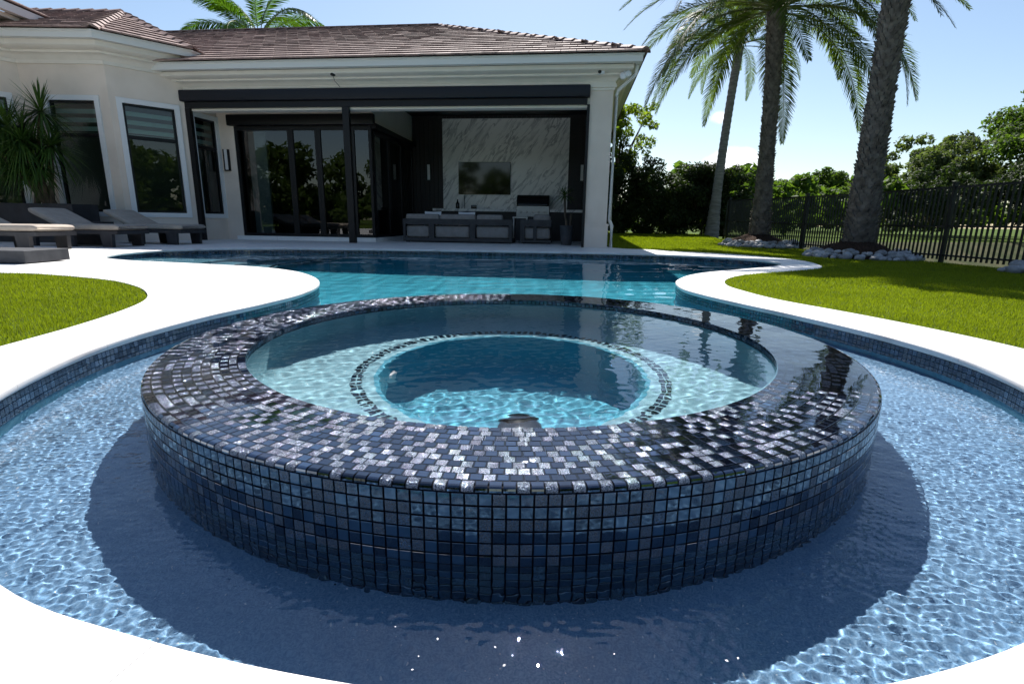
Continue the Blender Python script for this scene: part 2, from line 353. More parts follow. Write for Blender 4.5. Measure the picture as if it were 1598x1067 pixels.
# ---------------------------------------------------------------- mesh helpers
class MB:
    def __init__(s):
        s.v = []; s.f = []; s.m = []
    def add(s, vs, fs, mi=0):
        k = len(s.v)
        s.v += [tuple(p) for p in vs]; s.f += [tuple(i + k for i in f) for f in fs]; s.m += [mi] * len(fs)
        return s
    def box(s, c, d, T=None, mi=0):
        x, y, z = c; a, b, h = d[0] / 2, d[1] / 2, d[2] / 2
        vs = [Vector((x + i * a, y + j * b, z + k * h)) for k in (-1, 1) for j in (-1, 1) for i in (-1, 1)]
        if T: vs = [T @ p for p in vs]
        return s.add(vs, [(0, 2, 3, 1), (4, 5, 7, 6), (0, 1, 5, 4), (2, 6, 7, 3), (0, 4, 6, 2), (1, 3, 7, 5)], mi)
    def span(s, lo, hi, T=None, mi=0):
        return s.box([(a + b) / 2 for a, b in zip(lo, hi)], [abs(b - a) for a, b in zip(lo, hi)], T, mi)
    def rbox(s, lo, hi, r, T=None, seg=3, mi=0):
        """box with rounded edges and corners"""
        bm = bmesh.new()
        bmesh.ops.create_cube(bm, size=1)
        for v in bm.verts:
            v.co = Vector([lo[i] + (v.co[i] + .5) * (hi[i] - lo[i]) for i in range(3)])
        bmesh.ops.bevel(bm, geom=list(bm.edges), offset=r, segments=seg, profile=0.5, affect='EDGES')
        vs = [v.co.copy() for v in bm.verts]; bm.verts.index_update()
        fs = [tuple(v.index for v in f.verts) for f in bm.faces]; bm.free()
        if T: vs = [T @ p for p in vs]
        return s.add(vs, fs, mi)
    def tube(s, pts, rad, n=8, mi=0, cap=True):
        pts = [Vector(p) for p in pts]; rads = rad if isinstance(rad, (list, tuple)) else [rad] * len(pts)
        k = len(s.v); up = Vector((0, 0, 1))
        for i, p in enumerate(pts):
            d = (pts[min(i + 1, len(pts) - 1)] - pts[max(i - 1, 0)]).normalized()
            a = d.cross(up)
            if a.length < 1e-3: a = d.cross(Vector((0, 1, 0)))
            a.normalize(); b = d.cross(a)
            for j in range(n):
                t = 2 * PI * j / n
                s.v.append(tuple(p + (a * math.cos(t) + b * math.sin(t)) * rads[i]))
        for i in range(len(pts) - 1):
            for j in range(n):
                s.f.append((k + i * n + j, k + i * n + (j + 1) % n, k + (i + 1) * n + (j + 1) % n, k + (i + 1) * n + j)); s.m.append(mi)
        if cap:
            s.f.append(tuple(k + j for j in range(n))); s.m.append(mi)
            e = k + (len(pts) - 1) * n
            s.f.append(tuple(e + n - 1 - j for j in range(n))); s.m.append(mi)
        return s
    def lathe(s, prof, n, c=(0, 0, 0), mi=0, T=None, close=False):
        k = len(s.v)
        for r, z in prof:
            for j in range(n):
                t = 2 * PI * j / n
                p = Vector((c[0] + r * math.cos(t), c[1] + r * math.sin(t), c[2] + z))
                s.v.append(tuple(T @ p if T else p))
        L = len(prof)
        for i in range(L if close else L - 1):
            i2 = (i + 1) % L
            for j in range(n):
                s.f.append((k + i * n + j, k + i * n + (j + 1) % n, k + i2 * n + (j + 1) % n, k + i2 * n + j)); s.m.append(mi)
        return s
    def prism(s, poly, z0, z1, mi=0):
        n = len(poly); k = len(s.v)
        s.v += [(p[0], p[1], z0) for p in poly] + [(p[0], p[1], z1) for p in poly]
        s.f += [tuple(k + n - 1 - i for i in range(n)), tuple(k + n + i for i in range(n))]
        s.f += [(k + i, k + (i + 1) % n, k + n + (i + 1) % n, k + n + i) for i in range(n)]
        s.m += [mi] * (n + 2)
        return s
    def mesh(s, name, mats, off=(0, 0, 0), smooth=False):
        me = bpy.data.meshes.new(name)
        vs = s.v if not any(off) else [(p[0] - off[0], p[1] - off[1], p[2] - off[2]) for p in s.v]
        me.from_pydata(vs, [], s.f)
        for mm_ in (mats if isinstance(mats, (list, tuple)) else [mats]): me.materials.append(mm_)
        if any(s.m): me.polygons.foreach_set('material_index', s.m)
        if smooth: me.shade_smooth()
        me.update()
        return me

def smooth_angle(me, deg=35):
    me.shade_smooth()
    try:
        me.set_sharp_from_angle(angle=R(deg))
    except Exception:
        pass

def link(name, me, parent=None):
    o = bpy.data.objects.new(name, me)
    COL.objects.link(o)
    if parent is not None: o.parent = parent
    return o

def wloc(o):
    p = Vector((0, 0, 0))
    while o is not None:
        p += o.location; o = o.parent
    return p

def mk(name, mb, mats, parent=None, smooth=False, sharp=None):
    """mesh given in world space; parents are unrotated"""
    off = wloc(parent) if parent is not None else (0, 0, 0)
    me = mb.mesh(name, mats, off, smooth)
    if sharp: smooth_angle(me, sharp)
    return link(name, me, parent)

def tag(o, label=None, cat=None, group=None, kind=None):
    if label: o['label'] = label
    if cat: o['category'] = cat
    if group: o['group'] = group
    if kind: o['kind'] = kind
    return o

def thing(name, label, cat, loc=(0, 0, 0), group=None):
    o = bpy.data.objects.new(name, None)
    COL.objects.link(o); o.location = loc; o.empty_display_size = 0.2
    return tag(o, label, cat, group)

def np_mesh(name, verts, faces, mats, mi=None, smooth=False):
    """fast mesh from numpy; faces (n,k)"""
    me = bpy.data.meshes.new(name)
    verts = np.asarray(verts, dtype=np.float32); faces = np.asarray(faces, dtype=np.int32)
    k = faces.shape[1]
    me.vertices.add(len(verts)); me.vertices.foreach_set('co', verts.ravel())
    me.loops.add(faces.size); me.loops.foreach_set('vertex_index', faces.ravel())
    me.polygons.add(len(faces)); me.polygons.foreach_set('loop_start', np.arange(len(faces), dtype=np.int32) * k)
    for mm_ in (mats if isinstance(mats, (list, tuple)) else [mats]): me.materials.append(mm_)
    if mi is not None: me.polygons.foreach_set('material_index', np.asarray(mi, dtype=np.int32))
    me.update(calc_edges=True)
    if smooth: me.shade_smooth()
    else: me.shade_flat()
    return me

def pieces(parent, name, stuff_name, protos, specs, mats, limit=300, recv=False):
    """protos: key -> (verts Nx3, quads); specs: (key, mat index, 4x4 Matrix world, priority).
    The `limit` largest become objects sharing mesh data, the rest one joined part."""
    off = Matrix.Translation(-wloc(parent))
    specs = sorted(specs, key=lambda s: -s[3])
    cache = {}
    for key, mi, T, _ in specs[:limit]:
        if (key, mi) not in cache:
            v, f = protos[key]
            cache[(key, mi)] = np_mesh(name, v, f, mats[mi])
        o = link(name, cache[(key, mi)], parent)
        o.matrix_local = off @ T
        if recv: o.cycles.is_caustics_receiver = True
    rest = specs[limit:]
    if rest:
        V, F, MI, k = [], [], [], 0
        for key, mi, T, _ in rest:
            v, f = protos[key]
            A = np.array(off @ T)
            V.append(v @ A[:3, :3].T + A[:3, 3]); F.append(f + k); MI.append(np.full(len(f), mi)); k += len(v)
        o = link(stuff_name, np_mesh(stuff_name, np.concatenate(V), np.concatenate(F), mats, np.concatenate(MI)), parent)
        o['kind'] = 'stuff'
        if recv: o.cycles.is_caustics_receiver = True

def cushion_tile(w, d, h, b=0.0009, b2=0.0003):
    """mosaic tile: box with rounded top edge, base at z=0 (in quads)"""
    vs = []
    for inset, z in ((0, -0.003), (0, h - b), (b2, h - b2 * 0.9), (b, h)):
        for sx, sy in ((-1, -1), (1, -1), (1, 1), (-1, 1)):
            vs.append((sx * (w / 2 - inset), sy * (d / 2 - inset), z))
    fs = []
    for r in range(3):
        for j in range(4):
            fs.append((r * 4 + j, r * 4 + (j + 1) % 4, r * 4 + 4 + (j + 1) % 4, r * 4 + 4 + j))
    fs.append((12, 13, 14, 15))
    return np.array(vs, dtype=float), np.array(fs)

def catmull(pts, n=8, closed=True):
    P = [np.array(p, float) for p in pts]; N = len(P); out = []
    for i in range(N if closed else N - 1):
        p0, p1, p2, p3 = (P[(i - 1) % N], P[i], P[(i + 1) % N], P[(i + 2) % N]) if closed else (P[max(i - 1, 0)], P[i], P[i + 1], P[min(i + 2, N - 1)])
        for k in range(n):
            t = k / n
            out.append(0.5 * ((2 * p1) + (-p0 + p2) * t + (2 * p0 - 5 * p1 + 4 * p2 - p3) * t * t + (-p0 + 3 * p1 - 3 * p2 + p3) * t ** 3))
    if not closed: out.append(P[-1])
    return np.array(out)

def resample(P, step, closed=True):
    Q = np.vstack([P, P[:1]]) if closed else P
    d = np.r_[0, np.cumsum(np.linalg.norm(np.diff(Q, axis=0), axis=1))]
    n = max(3, int(round(d[-1] / step)))
    t = np.linspace(0, d[-1], n + 1)
    r = np.stack([np.interp(t, d, Q[:, i]) for i in range(Q.shape[1])], 1)
    return r[:-1] if closed else r

def normals2(P):
    """outward normals of a clockwise/ccw closed polyline"""
    T = np.roll(P, -1, 0) - np.roll(P, 1, 0)
    T /= np.linalg.norm(T, axis=1)[:, None]
    N = np.stack([T[:, 1], -T[:, 0]], 1)
    A = 0.5 * np.sum(P[:, 0] * np.roll(P[:, 1], -1) - np.roll(P[:, 0], -1) * P[:, 1])
    return N if A > 0 else -N

def inside(P, x, y):
    x = np.asarray(x); y = np.asarray(y); c = np.zeros(x.shape, bool)
    n = len(P); j = n - 1
    for i in range(n):
        xi, yi = P[i]; xj, yj = P[j]
        if yi != yj:
            c ^= ((yi > y) != (yj > y)) & (x < (xj - xi) * (y - yi) / (yj - yi) + xi)
        j = i
    return c

def plate(outer, holes, z0, z1):
    """flat slab with holes (top at z1) and vertical sides"""
    mb = MB()
    loops = [[Vector((p[0], p[1], 0)) for p in L] for L in [outer] + holes]
    flat = [p for L in loops for p in L]
    tris = tessellate_polygon(loops)
    n = len(flat)
    mb.v = [(p.x, p.y, z1) for p in flat] + [(p.x, p.y, z0) for p in flat]
    for t in tris:
        a, b_, c = (flat[i] for i in t)
        if (b_ - a).cross(c - a).z < 0: t = (t[0], t[2], t[1])
        mb.f.append(tuple(t)); mb.f.append((t[2] + n, t[1] + n, t[0] + n))
    k = 0
    for li, L in enumerate(loops):
        m_ = len(L)
        A = sum(L[i].x * L[(i + 1) % m_].y - L[(i + 1) % m_].x * L[i].y for i in range(m_))
        flip = (A < 0) != (li > 0)
        for i in range(m_):
            q = (k + i, k + i + n, k + (i + 1) % m_ + n, k + (i + 1) % m_)
            mb.f.append(q[::-1] if not flip else q)
        k += m_
    mb.m = [0] * len(mb.f)
    return mb

# ================================================================ THE SETTING
SPA = np.array([0.0, 2.284]); R_OUT = 1.377; R_IN = 1.077
SPA_Z = 0.07; WATER_Z = -0.10; SPA_WATER_Z = 0.052; SHELF_Z = -0.255; FLOOR_Z = -1.30

pool_ctrl = [(.16, .515), (-.15, .535), (-.51, .61), (-.85, .735), (-1.30, 1.06), (-1.62, 1.47), (-1.80, 1.95), (-1.87, 2.42), (-1.83, 2.99), (-1.72, 3.5), (-1.66, 4.01),
             (-1.73, 4.59), (-1.98, 5.18), (-2.45, 5.80), (-3.1, 6.25), (-3.95, 6.56), (-5.05, 6.90), (-5.75, 7.35), (-6.12, 8.1), (-6.12, 8.95), (-5.75, 9.62),
             (-5.0, 10.12), (-3.3, 10.40), (-.4, 10.36), (1.7, 10.22), (3.0, 9.88), (3.85, 9.25), (4.17, 8.55), (4.08, 7.95), (3.66, 7.42), (3.05, 6.92),
             (2.38, 6.38), (2.03, 5.98), (1.77, 5.53), (1.63, 5.18), (1.55, 4.69), (1.60, 4.27), (1.71, 3.85), (1.84, 3.43), (1.95, 3.02), (2.02, 2.65), (2.03, 2.25),
             (1.93, 1.85), (1.72, 1.42), (1.42, 1.05), (1.08, .79), (.75, .63), (.45, .545)]
POOL = resample(catmull(pool_ctrl, 10), 0.05)
POOL_N = normals2(POOL)
lawn_r_edge = [(2.62, 11.95), (2.98, 11.80), (3.45, 11.2), (4.30, 10.42), (4.72, 9.6), (4.84, 8.8), (4.62, 7.9), (4.25, 7.22), (3.55, 6.66), (2.98, 6.30), (2.56, 5.92), (2.25, 5.48), (2.07, 5.0), (2.05, 4.57), (2.10, 4.05),
               (2.30, 3.45), (2.43, 2.95), (2.50, 2.46), (2.46, 1.8), (2.25, 1.2), (1.9, .6)]
LAWN_R_EDGE = resample(catmull(lawn_r_edge, 8, closed=False), 0.06, closed=False)
lawn_l = [(-5.12, 5.17), (-4.39, 5.02), (-3.67, 4.70), (-3.13, 4.29), (-2.77, 3.89), (-2.56, 3.55), (-2.42, 3.15), (-2.32, 2.69), (-2.27, 2.23), (-2.25, 1.7), (-2.6, 1.15), (-4, .85), (-7, .85), (-7.6, 3), (-6.8, 4.9)]
LAWN_L = resample(catmull(lawn_l, 8), 0.06)
COPE = 0.24
POOL_OFF = POOL + POOL_N * (COPE - 0.002)

# ---- ground sheet (property side), with the pool cut out
fence_line = np.array([(7.45, 1.0), (7.2, 7.5), (6.95, 11.5), (6.62, 16.6)])
ground = mk('ground', plate([(-500, -500), (7.6, -500), (7.55, 1.0), (7.3, 7.5), (7.05, 11.5), (6.75, 17.5), (7.6, 19.5), (24, 24), (60, 60), (500, 400), (500, 900), (-500, 900)], [[tuple(p) for p in (POOL + POOL_N * .12)[::3]]], -0.08, -0.03), M['soil'])
tag(ground, kind='structure')
bank = MB()
prof = [(0, -.035), (.5, -.12), (1.5, -.65), (2.4, -1.05), (3.0, -1.25)]
path = [(7.55, -60), (7.5, 1.0), (7.25, 7.5), (7.0, 11.5), (6.7, 17.5), (7.5, 19.4), (24, 23.9), (60, 59.8), (500, 399)]
for i, p in enumerate(path):
    a = np.array(path[max(i - 1, 0)]); c = np.array(path[min(i + 1, len(path) - 1)]); t = (c - a) / np.linalg.norm(c - a); nrm = np.array([t[1], -t[0]])
    for d, z in prof: bank.v.append((p[0] + nrm[0] * d, p[1] + nrm[1] * d, z))
for i in range(len(path) - 1):
    for j in range(len(prof) - 1):
        k = i * len(prof) + j
        bank.f.append((k, k + 1, k + len(prof) + 1, k + len(prof))); bank.m.append(0)
tag(mk('canal_bank', bank, M['bank'], smooth=True), kind='structure')
tag(mk('canal_water', MB().add([(7.5, -300, -.95), (20, -300, -.95), (20, 12, -.95), (60, 50, -.95), (300, 230, -.95), (300, 300, -.95), (40, 60, -.95), (7.5, 19.5, -.95)], [(0, 1, 2, 7), (7, 2, 3, 6), (6, 3, 4, 5)]), M['canal']), kind='structure')
tag(mk('far_bank', MB().add([(17, -300, -1.2), (17, 14, -1.2), (48, 46, -1.2), (300, 214, -1.2), (19.5, -300, -.25), (19.5, 13, -.25), (50, 44, -.25), (300, 210, -.25), (26, -300, .35), (26, 11, .35), (54, 40, .35), (300, 200, .35), (900, -300, 1.5), (900, 11, 1.5), (900, 40, 1.5), (900, 200, 1.5)],
      [(0, 4, 5, 1), (1, 5, 6, 2), (2, 6, 7, 3), (4, 8, 9, 5), (5, 9, 10, 6), (6, 10, 11, 7), (8, 12, 13, 9), (9, 13, 14, 10), (10, 14, 15, 11)]), M['farlawn'], smooth=True), kind='structure')

# ---- deck
edge_r = [tuple(p) for p in LAWN_R_EDGE[::-1]]
deck_outer = [(-14, -4), (2.2, -4), (1.85, 0)] + edge_r + [(2.3, 12.4), (2.3, 16.9), (-14, 16.9)]
deck = mk('pool_deck', plate(deck_outer, [[tuple(p) for p in POOL_OFF], [tuple(p) for p in LAWN_L]], -0.06, 0.0), M['marble'])
tag(deck, kind='structure')
# coping stones, each with rounded nose
idx = 0
N = len(POOL); cuts = [0]
while cuts[-1] < N:
    cuts.append(min(N, cuts[-1] + int(random.choice((12, 12, 13, 11)))))
for a, b_ in zip(cuts[:-1], cuts[1:]):
    mb = MB()
    prof = [(COPE, -.055), (COPE, -.0015), (.012, 0.0), (.005, -.0015), (.0012, -.005), (0, -.011), (0, -.030), (.003, -.034), (.02, -.035), (.02, -.055)]
    L = b_ - a
    for q in range(L + 1):
        t = q
        i0 = (a + q) % N
        p, nn = POOL[i0].copy(), POOL_N[i0]
        tt = np.array([-nn[1], nn[0]])
        g = 0.0008 if q == 0 else (-0.0008 if q == L else 0)
        sgn = 1 if np.dot(POOL[(i0 + 1) % N] - p, tt) > 0 else -1
        p = p + tt * sgn * g
        for d, z in prof: mb.v.append((p[0] + nn[0] * d, p[1] + nn[1] * d, z))
    K = len(prof)
    for q in range(L):
        for j in range(K):
            j2 = (j + 1) % K
            f = (q * K + j, q * K + j2, (q + 1) * K + j2, (q + 1) * K + j)
            mb.f.append(f); mb.m.append(0)
    mb.f.append(tuple(range(K))[::-1]); mb.f.append(tuple(L * K + j for j in range(K))); mb.m += [0, 0]
    me = mb.mesh('coping_stone', M['coping'])
    bm = bmesh.new(); bm.from_mesh(me); bmesh.ops.recalc_face_normals(bm, faces=bm.faces); bm.to_mesh(me); bm.free()
    smooth_angle(me, 40)
    link('coping_stone', me, deck)

# ---- pool basin
basin = MB()
wallP = POOL + POOL_N * 0.012
n = len(wallP)
for z in (-0.04, -1.6):
    basin.v += [(p[0], p[1], z) for p in wallP]
for i in range(n):
    j = (i + 1) % n
    f = (i, j, n + j, n + i)
    basin.f.append(f); basin.m.append(0)
basin.add([(-7.5, -1, FLOOR_Z), (6, -1, FLOOR_Z), (6, 12, FLOOR_Z), (-7.5, 12, FLOOR_Z)], [(0, 1, 2, 3)], 1)
basin_o = mk('pool_basin', basin, [M['plaster_step'], M['plaster_pool']])
tag(basin_o, kind='structure'); basin_o.cycles.is_caustics_receiver = True
# shallow sun shelf round the spa
sh = []
for k in range(96):
    t = 2 * PI * k / 96
    d = np.array([math.cos(t), math.sin(t)])
    r = 2.45 if d[1] < 0.25 else 2.45 + (1.86 - 2.45) * min(1, (d[1] - .25) / .35)
    sh.append(tuple(SPA + d * r))
ringh = [(SPA[0] + 1.30 * math.cos(2 * PI * k / 96), SPA[1] + 1.30 * math.sin(2 * PI * k / 96)) for k in range(96)]
so = mk('sun_shelf', plate(sh, [ringh], FLOOR_Z - .1, SHELF_Z), M['plaster_shelf'], basin_o, sharp=40)
so.cycles.is_caustics_receiver = True
# entry steps in the left cove
for xe, z in ((-4.75, -.32), (-4.25, -.58), (-3.75, -.84)):
    st = mk('entry_step', MB().prism([(-7.4, 5.6), (xe + .35, 5.6), (xe, 8.3), (xe + .6, 11.4), (-7.4, 11.4)], FLOOR_Z - .1, z), M['plaster_step'], basin_o)
    st.cycles.is_caustics_receiver = True
    s2 = mk('step_trim', MB().add([(xe + .30, 5.6, z + .004), (xe + .24, 5.6, z + .004), (xe - .09, 8.3, z + .004), (xe + .5, 11.4, z + .004), (xe + .57, 11.4, z + .004), (xe - .02, 8.3, z + .004)], [(0, 5, 2, 1), (5, 4, 3, 2)]), M['tile0'], basin_o)
    s2.cycles.is_caustics_receiver = True

# waterline mosaic along the pool wall
PITCH = 0.0273
tp = resample(POOL, PITCH)
tn = normals2(tp)
specs = []
protos = {'wall': cushion_tile(PITCH - .0028, PITCH - .0028, .005)}
CAMP = np.array([0, 0, EYE])
for i in range(len(tp)):
    p, nn = tp[i], tn[i]
    for rowi in range(4):
        z = -0.0495 - rowi * PITCH
        c = np.array([p[0] + nn[0] * .010, p[1] + nn[1] * .010, z])
        zax = Vector((-nn[0], -nn[1], 0)); xax = Vector((nn[1], -nn[0], 0)); yax = zax.cross(xax)
        T = Matrix((( xax.x, yax.x, zax.x, c[0]), (xax.y, yax.y, zax.y, c[1]), (xax.z, yax.z, zax.z, c[2]), (0, 0, 0, 1)))
        v = CAMP - c; d = np.linalg.norm(v)
        face = max(0.0, np.dot(v / d, [-nn[0], -nn[1], 0]))
        vis = face / d ** 2 * (1 if rowi < 2 else .3)
        q = (c - CAMP); ang = abs(math.degrees(math.atan2(q[0], q[1])))
        if ang > 46: vis *= .02
        specs.append(('wall', int(RNG.choice(5, p=[.12, .3, .2, .28, .1])), T, vis))
pieces(basin_o, 'waterline_tile', 'waterline_tiles', protos, specs, TILES, 300, recv=True)

# ---- water surfaces
def waves(seed, specs_):
    rg_ = np.random.default_rng(seed); W = []
    for cnt, l0, l1, slope in specs_:
        for k in range(cnt):
            lam = math.exp(rg_.uniform(math.log(l0), math.log(l1))); kk = 2 * PI / lam; th = rg_.uniform(0, 2 * PI)
            W.append((slope / kk * rg_.uniform(.6, 1.4) * math.sqrt(2 / cnt), kk * math.cos(th), kk * math.sin(th), rg_.uniform(0, 2 * PI)))
    return W
def eval_w(W, X, Y):
    Z = np.zeros_like(X)
    for a, kx, ky, p in W: Z += a * np.sin(kx * X + ky * Y + p)
    return Z
def grow(a, b, s0, rate, smax):
    out = [a]; s = s0
    while out[-1] < b:
        out.append(out[-1] + s); s = min(smax, s * (1 + rate))
    return out
W_fine = waves(3, [(44, .0155, .032, .036), (20, .045, .12, .016), (8, .2, .8, .008)])
W_far = waves(5, [(18, .14, .45, .016), (10, .5, 1.5, .010)])
def grid_faces(xs, ys, k0):
    X, Y = np.meshgrid(xs, ys); nx, ny = len(xs), len(ys)
    near = np.clip((3.2 - Y) / 1.2, 0, 1) * np.clip((2.3 - np.abs(X)) / .25, 0, 1)
    Z = WATER_Z + near * eval_w(W_fine, X, Y) + (1 - near) * eval_w(W_far, X, Y)
    i = (np.arange(ny - 1)[:, None] * nx + np.arange(nx - 1)[None, :]).ravel()
    cxq = (X[:-1, :-1] + X[1:, 1:]).ravel() / 2; cyq = (Y[:-1, :-1] + Y[1:, 1:]).ravel() / 2
    i = i[inside((POOL + POOL_N * .035)[::2], cxq, cyq) & (np.hypot(cxq - SPA[0], cyq - SPA[1]) > 1.362)]
    F = np.stack([i, i + 1, i + 1 + nx, i + nx], 1)
    used, inv = np.unique(F, return_inverse=True)
    return np.stack([X.ravel(), Y.ravel(), Z.ravel()], 1)[used], inv.reshape(F.shape) + k0
fx = np.arange(-1.96, 2.12, .0037)
Va, Fa = grid_faces(fx, np.linspace(.46, 3.3, 768), 0)
Vb, Fb = grid_faces(np.arange(-6.3, 4.4, .03), np.array(grow(3.3, 10.6, .018, .006, .035)), len(Va))
wo = link('pool_water', np_mesh('pool_water', np.vstack([Va, Vb]), np.vstack([Fa, Fb]), M['water'], smooth=True))
tag(wo, kind='structure'); wo.cycles.is_caustics_caster = True
# spa water
s_ = np.arange(-1.1, 1.1, .0075); X, Y = np.meshgrid(s_ + SPA[0], s_ + SPA[1])
W_spa = waves(9, [(30, .034, .075, .013), (14, .10, .3, .007)])
Z = SPA_WATER_Z + eval_w(W_spa, X, Y); nx = len(s_)
i = (np.arange(nx - 1)[:, None] * nx + np.arange(nx - 1)[None, :]).ravel()
cxq = (X[:-1, :-1] + X[1:, 1:]).ravel() / 2; cyq = (Y[:-1, :-1] + Y[1:, 1:]).ravel() / 2
i = i[np.hypot(cxq - SPA[0], cyq - SPA[1]) < R_IN + .008]
F = np.stack([i, i + 1, i + 1 + nx, i + nx], 1); used, inv = np.unique(F, return_inverse=True)
V = np.stack([X.ravel(), Y.ravel(), Z.ravel()], 1)[used]
sw = link('spa_water', np_mesh('spa_water', V, inv.reshape(F.shape), M['water'], smooth=True))
tag(sw, kind='structure'); sw.cycles.is_caustics_caster = True

# ================================================================ SPA
spa = thing('spa', 'raised round spa clad in dark navy mosaic tile standing in the pool', 'spa', (SPA[0], SPA[1], SHELF_Z))
TH = 0.005
shell = MB().lathe([(R_OUT - TH, -.9), (R_OUT - TH, SPA_Z - TH - .008), (R_OUT - TH - .003, SPA_Z - TH - .002), (R_OUT - TH - .01, SPA_Z - TH), (R_IN + TH + .006, SPA_Z - TH), (R_IN + TH, SPA_Z - TH - .005), (R_IN + TH, -.02), (R_IN + TH + .03, -.02), (R_IN + TH + .03, -.9)], 256, (SPA[0], SPA[1], 0), close=True)
bed_m = mat('brimming_joint_water', (0.0015, 0.0022, 0.005), 0.04, 0.5); bed_m.node_tree.nodes['Principled BSDF'].inputs['IOR'].default_value = 1.5
mk('ledge_joints', MB().lathe([(R_IN + .004, SPA_Z - .0009), (R_OUT - .018, SPA_Z - .0009)], 256, (SPA[0], SPA[1], 0)), bed_m, spa)
o = mk('shell', shell, M['grout'], spa, sharp=50); o.cycles.is_caustics_receiver = True
B_Z = SPA_WATER_Z - .50; W_Z = SPA_WATER_Z - .95; RB = 0.585
basin2 = MB().lathe([(R_IN + .006, .012), (R_IN + .004, -.1), (R_IN, -.40), (R_IN - .03, B_Z + .02), (R_IN - .06, B_Z), (RB + .03, B_Z)], 128, (SPA[0], SPA[1], 0))
o = mk('bench', basin2, M['plaster_spa'], spa, sharp=50); o.cycles.is_caustics_receiver = True
well = MB().lathe([(RB + .03, B_Z), (RB + .008, B_Z - .006), (RB, B_Z - .03), (RB - .02, W_Z + .06), (RB - .08, W_Z), (0.001, W_Z)], 128, (SPA[0], SPA[1], 0))
o = mk('footwell', well, M['plaster_well'], spa, sharp=50); o.cycles.is_caustics_receiver = True
for me in (basin2, well): pass
# mosaic tiles
specs = []
G = .0034
protos = {'wall': cushion_tile(PITCH - G, PITCH - G, TH), 'ledge': cushion_tile(PITCH - G, PITCH - G, TH, .0009, .0003)}
for k in range(7):      # hand-pressed glass: every edge a little different
    b_ = .0006 + .00014 * k
    protos['ledge%d' % k] = cushion_tile(PITCH - G, PITCH - G, TH, b_, b_ * (.18 + .06 * ((k * 3) % 7)))
# bullnose tile: wraps the outer edge
h = PITCH - G
pr_ = [(-h / 2, -.003), (-h / 2, TH - .002), (-h / 2 + .002, TH), (h / 2 - .008, TH), (h / 2 - .0035, TH - .0014), (h / 2 - .0006, TH - .0042), (h / 2 + .0006, TH - .0085), (h / 2, TH - .0125), (h / 2 - .006, TH - .0130)]
vs = []
for sx, ins in ((-1, 0), (1, 0)):
    for r_, z in pr_: vs.append((sx * h / 2, r_, z))
K = len(pr_)
fs = [(j, j + 1, K + j + 1, K + j) for j in range(K - 1)]
fs += [(0, K - 1, K - 2, 1)] + [(1, K - 2, 3, 2), (3, K - 2, K - 3, 4), (4, K - 3, K - 4, 4)][:2] + [(4, K - 3, K - 4, 5)]
fs += [tuple(K + q for q in f[::-1]) for f in fs[K - 1:]]
protos['nose'] = (np.array(vs, float), np.array(fs))
def pick_ledge(i, j):
    # woven look: textured and plain tiles alternate irregularly
    if (i + (j // 2)) % 2 == 0:
        return int(RNG.choice(5, p=[.04, .06, .02, .55, .33])) if RNG.random() < .86 else 0
    return int(RNG.choice(5, p=[.50, .34, .07, .06, .03]))
def add_tile(key, mi, c, xax, yax, zax, vis):
    T = Matrix(((xax.x, yax.x, zax.x, c[0]), (xax.y, yax.y, zax.y, c[1]), (xax.z, yax.z, zax.z, c[2]), (0, 0, 0, 1)))
    tilt = Matrix.Rotation(RNG.normal(0, .0035), 4, 'X') @ Matrix.Rotation(RNG.normal(0, .0035), 4, 'Y')
    specs.append((key, mi, T @ tilt, vis))
def visw(c, nrm):
    v = CAMP - np.array(c); d = np.linalg.norm(v)
    return max(0, float(np.dot(v / d, nrm))) / d ** 2
rows = 11
for j in range(rows):
    r = R_OUT - PITCH * (j + .5) - .0005
    nt = int(round(2 * PI * r / PITCH)); ph = RNG.uniform(0, 1)
    for i in range(nt):
        t = 2 * PI * (i + ph) / nt
        er = Vector((math.cos(t), math.sin(t), 0)); et = Vector((math.sin(t), -math.cos(t), 0))
        c = (SPA[0] + er.x * r, SPA[1] + er.y * r, SPA_Z - TH)
        add_tile('nose' if j == 0 else 'ledge%d' % RNG.integers(7), 5 + pick_ledge(i, j), c, et, er, Vector((0, 0, 1)), visw(c, (0, 0, 1)))
for j in range(12):
    z = SPA_Z - .0135 - PITCH * (j + .5)
    nt = int(round(2 * PI * R_OUT / PITCH))
    for i in range(nt):
        t = 2 * PI * i / nt
        er = Vector((math.cos(t), math.sin(t), 0)); et = Vector((-math.sin(t), math.cos(t), 0))
        c = (SPA[0] + er.x * (R_OUT - TH), SPA[1] + er.y * (R_OUT - TH), z)
        add_tile('wall', int(RNG.choice(5, p=[.12, .30, .25, .25, .08])), c, et, er.cross(et), er, visw(c, (er.x, er.y, 0)) * (1 if z > WATER_Z else .4))
for j in range(2):
    z = SPA_Z - .008 - PITCH * (j + .5)
    nt = int(round(2 * PI * R_IN / PITCH))
    for i in range(nt):
        t = 2 * PI * i / nt
        er = Vector((-math.cos(t), -math.sin(t), 0)); et = Vector((math.sin(t), -math.cos(t), 0))
        c = (SPA[0] - er.x * (R_IN + TH), SPA[1] - er.y * (R_IN + TH), z)
        add_tile('wall', int(RNG.choice(5, p=[.5, .25, .05, .15, .05])), c, et, er.cross(et), er, .02)
pieces(spa, 'mosaic_tile', 'mosaic_tiles', protos, specs, TILES, 300, recv=False)
